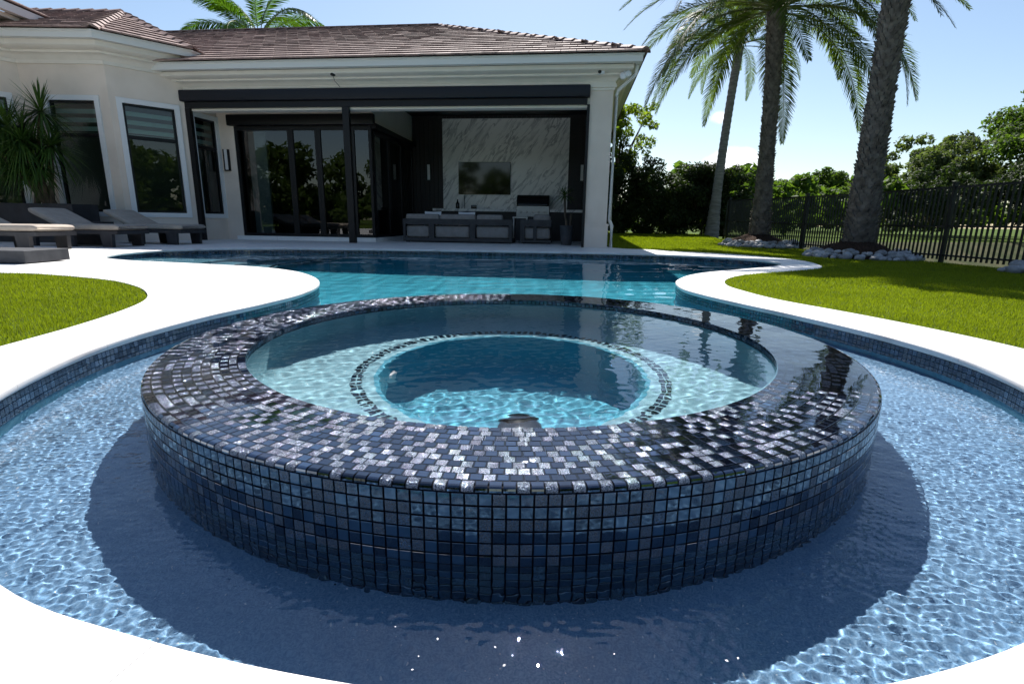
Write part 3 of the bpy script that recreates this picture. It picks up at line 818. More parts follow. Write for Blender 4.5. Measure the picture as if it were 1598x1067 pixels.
# thin sheet of overflow water lying on the right part of the ledge
Wf = waves(13, [(20, .05, .11, .010), (10, .15, .5, .008)])
fv, ff, k0 = [], [], 0
for d0, d1, f0, f1 in ((-52, 105, 44, 34),):
    nr_, na_ = 34, int((d1 - d0) * 2.5)
    a_lin = np.linspace(R(d0), R(d1), na_); r_lin = np.linspace(R_IN - .004, R_OUT - .014, nr_)
    AA, RR = np.meshgrid(a_lin, r_lin)
    fade = np.clip((AA - a_lin[0]) / R(f0), 0, 1) * np.clip((a_lin[-1] - AA) / R(f1), 0, 1)
    X = SPA[0] + RR * np.cos(AA); Y = SPA[1] + RR * np.sin(AA)
    Z = SPA_Z - .0035 + .0052 * np.clip(fade * 1.6, 0, 1) ** .8 + eval_w(Wf, X, Y) * (.3 + .7 * fade) * .8
    i = (np.arange(nr_ - 1)[:, None] * na_ + np.arange(na_ - 1)[None, :]).ravel()
    fv.append(np.stack([X.ravel(), Y.ravel(), Z.ravel()], 1)); ff.append(np.stack([i, i + na_, i + na_ + 1, i + 1], 1) + k0); k0 += nr_ * na_
fo = link('water_film', np_mesh('water_film', np.vstack(fv), np.vstack(ff), M['water'], smooth=True))
tag(fo, kind='structure'); fo.cycles.is_caustics_caster = True
# double trim ring on the bench
tr = np_mesh('trim_tile', *cushion_tile(.021, .023, .004), M['tile0'])
tr2 = np_mesh('trim_tile', *cushion_tile(.021, .023, .004), M['tile3'])
for rr_ in (.672, .698):
    for i in range(112):
        t = 2 * PI * i / 112
        o = link('trim_tile', tr if RNG.random() < .6 else tr2, spa)
        o.location = (rr_ * math.cos(t), rr_ * math.sin(t), B_Z + .002 - SHELF_Z); o.rotation_euler = (0, 0, t)
        o.cycles.is_caustics_receiver = True
# floor drain cover and underwater light
o = mk('drain_cover', MB().lathe([(.001, .034), (.06, .032), (.085, .024), (.098, .012), (.10, .0)], 48, (0.04, 2.17, W_Z)), M['black'], spa, smooth=True); o.cycles.is_caustics_receiver = True
la = Vector((-.55, .07, 0)).normalized()
Tm = Matrix.Translation((SPA[0] + la.x * (RB - .008), SPA[1] + la.y * (RB - .008), B_Z - .17)) @ (-la).to_track_quat('Z', 'Y').to_matrix().to_4x4()
o = mk('underwater_light', MB().lathe([(.055, -.01), (.052, .008), (.040, .013), (.001, .016)], 32, T=Tm), M['white'], spa, smooth=True); o.cycles.is_caustics_receiver = True

# ================================================================ HOUSE
HO = Vector((2.15, 12.3, 0)); EA = Vector((.99402, -.10925, 0)); EV = Vector((.10925, .99402, 0))
TH_ = Matrix(((EA.x, EV.x, 0, HO.x), (EA.y, EV.y, 0, HO.y), (0, 0, 1, 0), (0, 0, 0, 1)))
def hp(a, v, z): return TH_ @ Vector((a, v, z))
house = thing('house', 'single storey beige stucco house with covered patio and brown tiled hip roof', 'house', (-3.0, 13.5, 0))
def hs(name, lo, hi, m_, parent=None):
    return mk(name, MB().span(lo, hi, TH_), m_, parent or house)

# pier at the patio corner
col = MB().span((-.5, 0, 0), (0, .48, 3.5), TH_)
col_o = mk('column', col, M['stucco'], house)
mk('column_plinth', MB().span((-.535, -.035, 0), (.035, .515, .50), TH_).span((-.55, -.05, .50), (.05, .53, .545), TH_), M['stucco'], col_o)
mk('column_capital', MB().span((-.53, -.03, 3.40), (.03, .51, 3.45), TH_).span((-.56, -.06, 3.452), (.06, .54, 3.518), TH_), M['trim'], col_o)
# entablature steps on the front and right side
L_END = -10.55
def offset_path(P, d):
    out = []
    for i_, p in enumerate(P):
        ds = []
        if i_ > 0: ds.append((P[i_] - P[i_ - 1]) / np.linalg.norm(P[i_] - P[i_ - 1]))
        if i_ < len(P) - 1: ds.append((P[i_ + 1] - P[i_]) / np.linalg.norm(P[i_ + 1] - P[i_]))
        ns = [np.array([t[1], -t[0]]) for t in ds]
        nn = sum(ns); nn /= np.linalg.norm(nn)
        out.append(p + nn * d / max(.3, float(np.dot(nn, ns[0]))))
    return out
def moulding(path, prof):
    mb = MB(); K = len(prof)
    cols = [offset_path(path, d) for d, z in prof]
    for i_ in range(len(path)):
        for k, (d, z) in enumerate(prof): mb.v.append((cols[k][i_][0], cols[k][i_][1], z))
    for i_ in range(len(path) - 1):
        for k in range(K - 1): mb.f.append((i_ * K + k, (i_ + 1) * K + k, (i_ + 1) * K + k + 1, i_ * K + k + 1)); mb.m.append(0)
    return mb
COVE = [(-.02, 0.0), (.035, 0.0), (.035, .06), (.05, .068), (.075, .10), (.115, .128), (.17, .145), (.205, .148), (.205, .185), (.225, .188), (.30, .200), (.345, .215), (.375, .235), (.375, .315), (.30, .316), (-.02, .316)]
cpath = [np.array(hp(L_END, 0, 0)[:2]), np.array(hp(0, 0, 0)[:2]), np.array(hp(0, 10.1, 0)[:2])]
mk('cornice', moulding(cpath, [(d, 3.515 + z) for d, z in COVE]), M['trim'], house, sharp=35)
gut = MB().span((L_END - .1, -.53, 3.832), (.53, -.40, 3.975), TH_).span((.40, -.3995, 3.832), (.53, 10.5, 3.975), TH_)
gut.span((L_END - .1, -.555, 3.95), (.555, -.531, 3.985), TH_).span((.531, -.53, 3.95), (.555, 10.5, 3.985), TH_)
mk('gutter', gut, M['fascia'], house)
# beam, housing and tracks of the roll-down screen
hs('beam', (-10.25, .03, 3.06), (-.50, .27, 3.519), M['trim'])
mb = MB().rbox((-10.22, -.15, 3.25), (-.505, .028, 3.50), .03, TH_)
mk('screen_housing', mb, M['housing'], house, sharp=40)
hs('screen_track', (-10.15, -.06, 3.11), (-.56, .028, 3.245), M['bronze'])
for a0, a1 in ((-10.16, -10.04), (-6.22, -6.06), (-.56, -.502)):
    hs('screen_post', (a0, -.055, 0), (a1, .055, 3.108), M['bronze'])
# patio ceiling, back wall, right wall
hs('patio_ceiling', (-6.0, .30, 3.74), (-.28, 4.5, 3.80), M['darkwood'])
hs('porch_ceiling', (-10.3, .30, 3.66), (-6.003, .94, 3.72), M['trim'])
bw = MB()
for k in range(40):
    a0 = -5.98 + k * .147
    if a0 > -.15: break
    bw.span((a0, 4.47, 0), (min(a0 + .141, -.1), 4.52, 3.74), TH_)
bw.span((-6.0, 4.522, 0), (-.1, 4.7, 3.74), TH_)
mk('patio_back_wall', bw, M['darkwood'], house)
pan = MB()
pan_o = link('marble_panel', MB().span((-1.985, -.015, -1.375), (1.985, .015, 1.375)).mesh('marble_panel', M['panel']), house)
pan_o.matrix_local = Matrix.Translation(-house.location) @ TH_ @ Matrix.Translation((-2.955, 4.45, 2.275))
hs('right_wall', (-.12, .481, 0), (-.005, 10, 3.74), M['stucco'])
hs('right_wall_lining', (-.16, .52, 0), (-.122, 4.46, 3.73), M['darkwood'])
# glazed corner: sliding doors in front, glazed wall going back
hs('threshold', (-9.72, .80, 0), (-5.86, 1.10, .10), M['marble'])
hs('side_threshold', (-6.1, 1.101, 0), (-5.86, 4.46, .10), M['marble'])
hs('wall_by_doors', (-10.45, .95, 0), (-9.62, 1.1, 3.66), M['stucco'])
hs('wall_over_doors', (-9.619, .96, 3.10), (-5.9, 1.1, 3.66), M['trim'])
hs('wall_over_side_glass', (-6.05, 1.101, 2.9), (-5.92, 4.46, 3.74), M['trim'])
mk('door_shade_box', MB().rbox((-9.72, .80, 2.87), (-5.80, .958, 3.13), .025, TH_), M['bronze'], house, sharp=40)
hs('side_shade_box', (-5.918, .96, 2.80), (-5.80, 4.46, 2.93), M['bronze'])
edges = [-9.62, -8.1, -7.36, -6.46, -5.93]
for a0, a1 in zip(edges[:-1], edges[1:]):
    dr = thing('sliding_door', None, None); dr.parent = house; dr.location = hp((a0 + a1) / 2, .98, 0) - house.location
    fr = MB().span((a0 + .002, .96, .101), (a0 + .075, 1.03, 2.869), TH_).span((a1 - .075, .96, .101), (a1 - .002, 1.03, 2.869), TH_)
    fr.span((a0 + .0755, .962, .101), (a1 - .0755, 1.028, .18), TH_).span((a0 + .0755, .962, 2.77), (a1 - .0755, 1.028, 2.869), TH_)
    mk('door_frame', fr, M['bronze'], dr)
    tl = R(RNG.normal(0, .25)); p0, p1 = hp(a0 + .07, .995, .17), hp(a1 - .07, .995 + (a1 - a0) * math.tan(tl), .17)
    mk('pane', MB().add([p0, p1, p1 + Vector((0, 0, 2.61)), p0 + Vector((0, 0, 2.61))], [(0, 1, 2, 3)]), M['door_glass'], dr)
for v0, v1 in ((1.10, 2.25), (2.25, 3.35), (3.35, 4.46)):
    dr = thing('side_door', None, None); dr.parent = house; dr.location = hp(-5.97, (v0 + v1) / 2, 0) - house.location
    fr = MB().span((-6.0, v0 + .002, .101), (-5.925, v0 + .075, 2.798), TH_).span((-6.0, v1 - .075, .101), (-5.925, v1 - .002, 2.798), TH_)
    fr.span((-5.998, v0 + .0755, .101), (-5.927, v1 - .0755, .18), TH_).span((-5.998, v0 + .0755, 2.70), (-5.927, v1 - .0755, 2.798), TH_)
    mk('door_frame', fr, M['bronze'], dr)
    p0, p1 = hp(-5.96, v0 + .07, .17), hp(-5.96, v1 - .07, .17)
    mk('pane', MB().add([p0, p1, p1 + Vector((0, 0, 2.55)), p0 + Vector((0, 0, 2.55))], [(0, 1, 2, 3)]), M['door_glass'], dr)
# dim room behind the glass
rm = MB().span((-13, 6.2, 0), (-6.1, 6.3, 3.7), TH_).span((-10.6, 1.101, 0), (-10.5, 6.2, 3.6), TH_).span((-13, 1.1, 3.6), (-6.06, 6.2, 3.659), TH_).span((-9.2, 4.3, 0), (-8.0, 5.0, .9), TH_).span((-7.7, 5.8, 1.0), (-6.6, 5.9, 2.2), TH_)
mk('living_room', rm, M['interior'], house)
mk('curtain', MB().span((-9.5, 1.35, .1), (-9.0, 1.42, 2.8), TH_), M['blind'], house)

# octagonal bay on the left
A0, A1, B1, C1, D1 = [np.array(p) for p in ((-11.75, 11.48), (-10.9, 12.33), (-9.0, 12.33), (-7.95, 13.38), (-7.72, 14.45))]
def wall_frame(p0, p1):
    d = (p1 - p0) / np.linalg.norm(p1 - p0)
    return Matrix(((d[0], -d[1], 0, p0[0]), (d[1], d[0], 0, p0[1]), (0, 0, 1, 0), (0, 0, 0, 1))), float(np.linalg.norm(p1 - p0))
def bay_wall(p0, p1, s0, s1, z0, z1, top, e0=0, e1=0):
    T, Lw = wall_frame(p0, p1)
    w = MB()
    w.span((-e0, 0, 0), (s0, .22, top), T).span((s1, 0, 0), (Lw + e1, .22, top), T).span((s0 + .0005, 0, 0), (s1 - .0005, .22, z0), T).span((s0 + .0005, 0, z1), (s1 - .0005, .22, top), T)
    mk('bay_wall', w, M['stucco'], house)
    wi = thing('window', None, None); wi.parent = house; wi.location = T @ Vector(((s0 + s1) / 2, 0, z0)) - house.location
    q = .105
    t = MB().span((s0 - .03, -.035, z0 - .03), (s0 - .03 + q, .1, z1 + .03), T).span((s1 + .03 - q, -.035, z0 - .03), (s1 + .03, .1, z1 + .03), T)
    t.span((s0 - .03 + q + .0005, -.033, z1 + .03 - q), (s1 + .03 - q - .0005, .1, z1 + .03), T).span((s0 - .03 + q + .0005, -.033, z0 - .03), (s1 + .03 - q - .0005, .1, z0 - .03 + q), T)
    mk('surround', t, M['window_trim'], wi)
    i0, i1, j0, j1 = s0 - .03 + q, s1 + .03 - q, z0 - .03 + q, z1 + .03 - q
    zt = j0 + (j1 - j0) * .70
    f = MB()
    for lo, hi in (((i0, .02, j0), (i0 + .05, .09, j1)), ((i1 - .05, .02, j0), (i1, .09, j1)), ((i0 + .0505, .021, j0), (i1 - .0505, .09, j0 + .05)), ((i0 + .0505, .021, j1 - .05), (i1 - .0505, .09, j1)), ((i0 + .0505, .022, zt - .04), (i1 - .0505, .09, zt + .04))):
        f.span(lo, hi, T)
    mk('frame', f, M['bronze'], wi)
    for a_, b_ in ((j0 + .04, zt - .03), (zt + .03, j1 - .04)):
        pp = [T @ Vector((x_, .05, z_)) for x_, z_ in ((i0 + .04, a_), (i1 - .04, a_), (i1 - .04, b_), (i0 + .04, b_))]
        mk('pane', MB().add(pp, [(0, 1, 2, 3)]), M['glass'], wi)
    bl = MB()
    for k in range(4):
        zb = zt + .10 + k * .185
        if zb + .1 < j1: bl.span((i0 + .02, .13, zb), (i1 - .02, .134, zb + .095), T)
    bl.span((i0 + .02, .125, zt + .03), (i1 - .02, .14, zt + .06), T)
    mk('blind', bl, M['blind'], wi)
bay_wall(A0, A1, .22, 1.0, .58, 3.12, 4.2, e0=1.5)
bay_wall(A1, B1, .47, 1.66, .58, 3.12, 4.2)
bay_wall(B1, C1, .15, 1.32, .58, 3.12, 4.2)
bay_wall(C1, D1, .13, .98, .58, 3.05, 3.68)
mk('bay_room', MB().prism([(-12.6, 14.6), (-8.4, 14.6), (-8.4, 14.7), (-12.6, 14.7)], 0, 4.2).prism([(-8.45, 13.6), (-8.35, 13.6), (-8.35, 14.6), (-8.45, 14.6)], 0, 4.2).prism([(-8.45, 14.52), (-7.5, 14.52), (-7.5, 14.62), (-8.45, 14.62)], 0, 4.2).prism([(-9.9, 13.3), (-8.9, 13.3), (-8.9, 14.2), (-9.9, 14.2)], 0, .8), M['interior'], house)
path_ = [A0 + (A0 - A1) * 2.0, A1, B1, C1, D1 + (D1 - C1) * .2]
def band(d, z0, z1):
    o_ = offset_path(path_, d); i_ = offset_path(path_, -.20)
    return [tuple(p) for p in o_] + [tuple(p) for p in i_[::-1]]
mk('bay_cornice', moulding(path_, [(d * .95, 3.78 + z * 1.22) for d, z in COVE]), M['trim'], house, sharp=35)
g = MB().prism(band(.48, 0, 0), 4.167, 4.31).prism([tuple(p) for p in offset_path(path_, .505)] + [tuple(p) for p in offset_path(path_, .4805)[::-1]], 4.28, 4.318)
mk('bay_gutter', g, M['fascia'], house)
mk('bay_ceiling', MB().prism([tuple(p) for p in offset_path(path_, -.05)] + [(-8.2, 17.5), (-13.5, 17.5)], 4.1, 4.16), M['interior'], house)

# roofs -----------------------------------------------------------
tile_v, tile_f = cushion_tile(.325, .44, .036, .006, .002)
tile_v = tile_v.copy(); tile_v[:4, 2] = 0.0
cap_pts = [(-.15, -.03), (-.14, .005), (-.05, .062), (.05, .062), (.14, .005), (.15, -.03), (.11, -.03), (0, .03), (-.11, -.03)]
def cap_mesh():
    vs, n_ = [], len(cap_pts)
    for y in (-.22, .22):
        s = 1.0 if y < 0 else .88
        for x_, z_ in cap_pts: vs.append((x_ * s, y, z_ * s))
    fs = [(j, (j + 1) % n_, n_ + (j + 1) % n_, n_ + j) for j in range(n_)]
    fs += [(0, 8, 7, 1), (1, 7, 2, 1), (2, 7, 3, 2), (3, 7, 4, 3), (4, 7, 6, 5)]
    fs = fs[:n_] + [(0, 8, 7, 1), (1, 7, 3, 2), (3, 7, 5, 4), (5, 7, 6, 5)][:3] + [(5, 7, 6, 6)][:0]
    fs += [(n_ + f[0], n_ + f[3], n_ + f[2], n_ + f[1]) for f in fs[n_:]]
    return np.array(vs, float), np.array(fs)
roof_protos = {'tile': (tile_v, tile_f), 'cap': cap_mesh()}
def roof(name, planes, hips, label=None):
    """planes: list of 3D polygons whose first edge is the eave; hips: list of (lower, upper)"""
    ro = bpy.data.objects.new(name, None); COL.objects.link(ro); ro.parent = house; ro.location = Vector((0, 0, 0))
    mb = MB()
    for P in planes: mb.add([Vector(p) - Vector((0, 0, .02)) for p in P], [tuple(range(len(P)))])
    mk('roof_deck', mb, M['wood'], ro)
    sp = []
    for P in planes:
        P = [Vector(p) for p in P]
        ex = (P[1] - P[0]).normalized(); nz_ = ex.cross(P[2] - P[0]).normalized()
        if nz_.z < 0: nz_ = -nz_
        ey = nz_.cross(ex)
        if ey.z < 0: ey = -ey; ex = -ex
        o0 = P[0]
        uv = np.array([((p - o0).dot(ex), (p - o0).dot(ey)) for p in P])
        u0, u1 = uv[:, 0].min(), uv[:, 0].max(); w1 = uv[:, 1].max()
        row = 0; y = .17
        while y < w1:
            x_ = u0 + (.165 if row % 2 else 0) + RNG.uniform(0, .03)
            while x_ < u1 + .15:
                if inside(uv, np.array([x_]), np.array([y + .02]))[0]:
                    c = o0 + ex * x_ + ey * y + nz_ * .012
                    T = Matrix(((ex.x, ey.x, nz_.x, c.x), (ex.y, ey.y, nz_.y, c.y), (ex.z, ey.z, nz_.z, c.z), (0, 0, 0, 1)))
                    T = T @ Matrix.Rotation(R(-5.0 + RNG.normal(0, .35)), 4, 'X') @ Matrix.Rotation(RNG.normal(0, .004), 4, 'Z')
                    vv = CAMP - np.array(c); dd = np.linalg.norm(vv)
                    vis = (max(0, np.dot(vv / dd, nz_)) + .06 * max(0, -ey.dot(Vector((0, 1, 0))) + 1) * .3) / dd ** 2
                    if dd > 40 or abs(c.x / max(c.y, .1)) > .95: vis *= .1
                    sp.append(('tile', 0, T, vis))
                x_ += .333
            y += .345; row += 1
    for a, b_ in hips:
        a, b_ = Vector(a), Vector(b_); ey = (b_ - a).normalized(); ex = ey.cross(Vector((0, 0, 1))).normalized(); nz_ = ex.cross(ey)
        Lh = (b_ - a).length; k = 0
        while .2 + k * .36 < Lh:
            c = a + ey * (.2 + k * .36) + nz_ * .03
            T = Matrix(((ex.x, ey.x, nz_.x, c.x), (ex.y, ey.y, nz_.y, c.y), (ex.z, ey.z, nz_.z, c.z), (0, 0, 0, 1))) @ Matrix.Rotation(R(-4), 4, 'X')
            sp.append(('cap', 0, T, 1.0)); k += 1
    pieces(ro, 'roof_tile', 'roof_tiles', roof_protos, sp, [M['rooftile']], 300)
    return ro
EZ = 3.985
c0 = hp(.56, -.56, EZ); cb = hp(.56, 10.64, EZ); pk = hp(-5.04, 5.04, 6.40); rl = hp(-15.0, 5.04, 6.40); el = hp(-13.5, -.56, EZ); elb = hp(-15.0, 10.64, EZ)
el_v = hp(-10.75, -.56, EZ)
roof('roof', [[el_v, c0, pk, hp(-15.0, 5.04, 6.40)], [c0, cb, pk], [cb, elb, rl, pk]], [(c0, pk), (pk, rl), (cb, pk)])
E_ = [Vector((*p, 4.315)) for p in offset_path(path_, .50)]
E1, E2, E3 = Vector((-12.6, E_[1].y, 4.315)), E_[2], E_[3]
P1 = Vector((-10.28, 15.0, 5.68)); P2 = Vector((-13, 15.0, 5.68)); E4 = Vector((-7.2, 17.6, 4.315)); P3 = Vector((-10.28, 17.6, 5.68))
roof('bay_roof', [[E1, E2, P1, P2], [E2, E3, P1], [E3, E4, P3, P1]], [(E2, P1), (E3, P1), (P1, P2)])
# taller wing at the far left: eave running away from the camera
W0, W1_ = Vector((-11.02, 7.5, 4.98)), Vector((-10.86, 13.9, 4.98)); W2_, W3_ = Vector((-13.9, 13.9, 6.25)), Vector((-14.0, 7.5, 6.25))
roof('wing_roof', [[W0, W1_, W2_, W3_]], [])
mk('wing_gutter', MB().add([(-11.12, 7.5, 4.80), (-10.98, 7.5, 4.80), (-10.82, 13.9, 4.80), (-10.96, 13.9, 4.80), (-11.12, 7.5, 4.965), (-10.98, 7.5, 4.965), (-10.82, 13.9, 4.965), (-10.96, 13.9, 4.965)], [(3, 2, 1, 0), (4, 5, 6, 7), (0, 1, 5, 4), (1, 2, 6, 5), (2, 3, 7, 6), (3, 0, 4, 7)]), M['fascia'], house)
mk('wing_soffit', MB().prism([(-11.9, 7.5), (-11.13, 7.5), (-10.97, 13.9), (-11.9, 13.9)], 4.70, 4.79), M['trim'], house)
mk('wing_wall', MB().prism([(-12.3, 7.6), (-11.95, 7.6), (-11.95, 13.8), (-12.3, 13.8)], 0, 4.70), M['stucco'], house)
# downspout on the pier
dsp = MB().tube([hp(.46, -.28, 3.83), hp(.44, -.24, 3.66), hp(.11, .06, 3.42), hp(.075, .10, 3.3), hp(.075, .10, 0.62), hp(.13, .10, .5), hp(.13, .10, 0.0)], .042, 8)
mk('downspout', dsp, M['fascia'], house, sharp=50)
# shadow blockers are real walls at the back and left of the house
hs('rear_wall', (-13.5, 9.9, 0), (-.0, 10.05, 3.74), M['stucco'])

# fittings -------------------------------------------------------
def sconce(a, v, z0, z1, label):
    t = thing('wall_sconce', label, 'wall light', hp(a, v, z0), 'wall sconces on the house')
    mk('sconce_frame', MB().span((a - .075, v - .07, z0), (a - .045, v, z1), TH_).span((a + .045, v - .07, z0), (a + .075, v, z1), TH_).span((a - .0445, v - .05, z0), (a + .0445, v, z0 + .03), TH_), M['bronze'], t)
    mk('diffuser', MB().span((a - .044, v - .06, z0 + .031), (a + .044, v - .001, z1 - .005), TH_), M['sconce'], t)
sconce(-9.87, .949, 1.76, 2.30, 'slim black and white wall sconce on stucco beside the sliding doors')
sconce(-5.40, 4.468, 1.80, 2.30, 'slim white sconce on the dark wall left of the marble panel')
sconce(-.55, 4.468, 1.80, 2.30, 'slim white sconce on the dark wall beside the pier')
t = thing('television', 'large flat television mounted on the veined marble panel', 'television', hp(-3.6, 4.4, 1.4))
mk('bezel', MB().rbox((-4.425, 4.37, 1.39), (-2.765, 4.43, 2.37), .008, TH_, 2), M['black'], t)
mk('screen', MB().span((-4.41, 4.366, 1.405), (-2.78, 4.3695, 2.355), TH_), M['screen'], t)
t = thing('kitchen_counter', 'long outdoor kitchen counter with pale stone top below the television', 'counter', hp(-3.0, 4.1, 0))
mk('cabinet', MB().span((-5.05, 3.82, 0), (-2.52, 4.43, .86), TH_).span((-1.48, 3.82, 0), (-.30, 4.43, .86), TH_), M['darkwood'], t)
mk('countertop', MB().span((-5.12, 3.76, .861), (-2.52, 4.43, .935), TH_).span((-1.48, 3.76, .861), (-.28, 4.43, .935), TH_), M['panel'], t)
t = thing('grill', 'stainless steel barbecue grill with black hood in the outdoor kitchen', 'grill', hp(-2.0, 4.0, 0))
mk('cabinet', MB().span((-2.515, 3.80, 0), (-1.485, 4.43, .72), TH_), M['charcoal'], t)
mk('control_panel', MB().span((-2.50, 3.74, .721), (-1.50, 4.43, .985), TH_), M['steel'], t)
for k in range(5):
    Tk = TH_ @ Matrix.Translation((-2.36 + k * .18, 3.72, .86)) @ Matrix.Rotation(PI / 2, 4, 'X')
    mk('knob', MB().lathe([(.03, -.019), (.03, .015), (.022, .022), (.001, .022)], 12, T=Tk), M['steel'], t)
hd = MB()
pr2 = [(3.76, .99), (3.74, 1.12), (3.78, 1.26), (3.90, 1.36), (4.40, 1.37), (4.40, .99)]
hd.add([hp(a_, v_, z_) for a_ in (-2.49, -1.51) for v_, z_ in pr2], [tuple(range(6)), tuple(range(11, 5, -1))] + [(j, 6 + j, 6 + (j + 1) % 6, (j + 1) % 6) for j in range(6)])
mk('hood', hd, M['black'], t)
mk('handle', MB().tube([hp(-2.44, 3.70, 1.07), hp(-1.56, 3.70, 1.07)], .022, 8).span((-2.49, 3.735, .99), (-1.51, 3.739, 1.03), TH_), M['steel'], t)
t = tag(mk('faucet', MB().tube([hp(-4.2, 4.2, .935), hp(-4.2, 4.2, 1.25), hp(-4.18, 4.14, 1.33), hp(-4.16, 4.05, 1.33), hp(-4.15, 4.0, 1.26)], .014, 8), M['steel'], smooth=True), 'slim curved tap on the outdoor counter below the television', 'tap')
t = tag(mk('soap_bottle', MB().lathe([(.001, 0), (.055, 0), (.06, .02), (.06, .16), (.03, .21), (.022, .22), (.022, .28), (.001, .285)], 16, tuple(hp(-4.38, 4.0, .936))), M['black'], sharp=50), 'dark bottle standing left of the tap on the counter', 'bottle')
t = tag(mk('small_canister', MB().rbox((-3.95, 3.95, .936), (-3.78, 4.1, 1.05), .015, TH_, 2), M['black'], sharp=40), 'squat black canister right of the tap on the counter', 'canister')

# sofa seen from behind
s = thing('sofa', 'long three seat outdoor sofa with dark frame and grey cushions seen from behind', 'sofa', hp(-3.8, 1.6, 0))
mk('back_rail', MB().span((-5.25, 1.19, .47), (-2.34, 1.26, .61), TH_), M['charcoal'], s)
mk('base_rail', MB().span((-5.25, 1.19, .03), (-2.34, 2.10, .12), TH_), M['charcoal'], s)
for a0, a1 in ((-5.249, -5.19), (-4.55, -4.41), (-3.46, -3.31), (-2.42, -2.341)):
    mk('back_post', MB().span((a0, 1.195, .121), (a1, 1.255, .469), TH_), M['charcoal'], s)
for a_ in (-5.20, -2.42):
    mk('leg', MB().span((a_, 1.25, 0), (a_ + .08, 1.33, .0295), TH_), M['charcoal'], s); mk('leg', MB().span((a_, 2.0, 0), (a_ + .08, 2.08, .0295), TH_), M['charcoal'], s)
for a0, a1 in ((-5.18, -4.57), (-4.40, -3.48), (-3.29, -2.43)):
    mk('seat_cushion', MB().rbox((a0 - .01, 1.262, .125), (a1 + .01, 2.1, .43), .05, TH_), M['greycushion'], s, smooth=True)
for a0, a1 in ((-5.2, -4.30), (-4.27, -3.32), (-3.29, -2.60)):
    mk('back_cushion', MB().rbox((a0, 1.27, .45), (a1, 1.47, .735), .055, TH_), M['greycushion'], s, smooth=True)
for a_, lab in ((-4.55, 'white scatter pillow at the left of the long sofa'), (-3.62, 'white scatter pillow in the middle of the long sofa')):
    Tp = TH_ @ Matrix.Translation((a_, 1.62, .62)) @ Matrix.Rotation(R(-14), 4, 'X')
    mb = MB()
    for si in range(9):
        for sj in range(9):
            x_, z_ = -1 + si / 4, -1 + sj / 4
            th = .075 * (1 - abs(x_) ** 2.5) ** .6 * (1 - abs(z_) ** 2.5) ** .6
            e = 1 - .06 * (1 - abs(x_ * z_))
            mb.v.append(tuple(Tp @ Vector((x_ * .23 * e, -th, z_ * .19 * e))))
    for si in range(9):
        for sj in range(9):
            x_, z_ = -1 + si / 4, -1 + sj / 4
            th = .075 * (1 - abs(x_) ** 2.5) ** .6 * (1 - abs(z_) ** 2.5) ** .6
            e = 1 - .06 * (1 - abs(x_ * z_))
            mb.v.append(tuple(Tp @ Vector((x_ * .23 * e, th + .001, z_ * .19 * e))))
    for si in range(8):
        for sj in range(8):
            k = si * 9 + sj
            mb.f.append((k, k + 9, k + 10, k + 1)); mb.f.append((81 + k, 82 + k, 91 + k, 90 + k)); mb.m += [0, 0]
    tag(mk('pillow', mb, M['pillow'], smooth=True), lab, 'pillow')
# armchair
c = thing('armchair', 'dark framed armchair with grey cushions between the sofa and the pot', 'armchair', hp(-1.75, 1.8, 0))
mk('frame', MB().span((-2.15, 1.45, .45), (-1.33, 1.52, .62), TH_).span((-2.15, 1.45, .03), (-1.33, 2.2, .10), TH_).span((-2.15, 1.455, .101), (-2.03, 1.515, .449), TH_).span((-1.80, 1.455, .101), (-1.72, 1.515, .449), TH_).span((-2.15, 1.521, .42), (-2.07, 2.2, .55), TH_).span((-1.41, 1.521, .42), (-1.33, 2.2, .55), TH_), M['charcoal'], c)
for a_ in (-2.12, -1.42):
    for v_ in (1.5, 2.08): mk('leg', MB().span((a_, v_, 0), (a_ + .07, v_ + .07, .0295), TH_), M['charcoal'], c)
mk('seat_cushion', MB().rbox((-2.06, 1.53, .11), (-1.36, 2.2, .42), .06, TH_), M['greycushion'], c, smooth=True)
mk('back_cushion', MB().rbox((-1.82, 1.54, .43), (-1.36, 1.72, .76), .07, TH_), M['greycushion'], c, smooth=True)
# side table between sofa and armchair
t = thing('side_table', 'small pale framed side table beside the end of the long sofa', 'side table', hp(-2.2, 2.5, 0))
mk('table_top', MB().span((-2.45, 2.3, .66), (-2.02, 2.75, .70), TH_), M['steel'], t)
for a_ in (-2.44, -2.07): mk('leg', MB().span((a_, 2.31, 0), (a_ + .04, 2.74, .6595), TH_), M['steel'], t)

# yucca heads and potted plant ------------------------------------
def blades(n, L, w, up, rng, droop=.5):
    """radiating sword leaves; returns verts, quads"""
    V, F = [], []
    for k in range(n):
        az = rng.uniform(0, 2 * PI); el_ = math.asin(rng.uniform(up, 1))
        l = L * rng.uniform(.75, 1.1); d = np.array([math.cos(az) * math.cos(el_), math.sin(az) * math.cos(el_), math.sin(el_)])
        sx = np.array([-math.sin(az), math.cos(az), 0.0])
        base = len(V); p = np.zeros(3); S = 4
        for q in range(S + 1):
            t_ = q / S
            pos = d * l * t_ + np.array([0, 0, -droop * l * t_ * t_ * (1 - .6 * d[2])])
            ww = w * (0.55 + .9 * t_) * (1 - t_) ** .7 if q < S else .0008
            V += [pos - sx * ww, pos + sx * ww]
        for q in range(S): F.append((base + 2 * q, base + 2 * q + 1, base + 2 * q + 3, base + 2 * q + 2))
    return np.array(V), np.array(F)
p = thing('potted_yucca', 'small spiky yucca in a ribbed dark grey pot beside the pier', 'potted plant', hp(-.92, 1.1, 0))
prof = [(.001, .02), (.12, .0), (.135, .02)]
for k in range(12):
    t_ = k / 12; rr_ = .135 + .045 * t_
    prof += [(rr_, .03 + .44 * t_), (rr_ + .008, .05 + .44 * t_), (rr_, .066 + .44 * t_)]
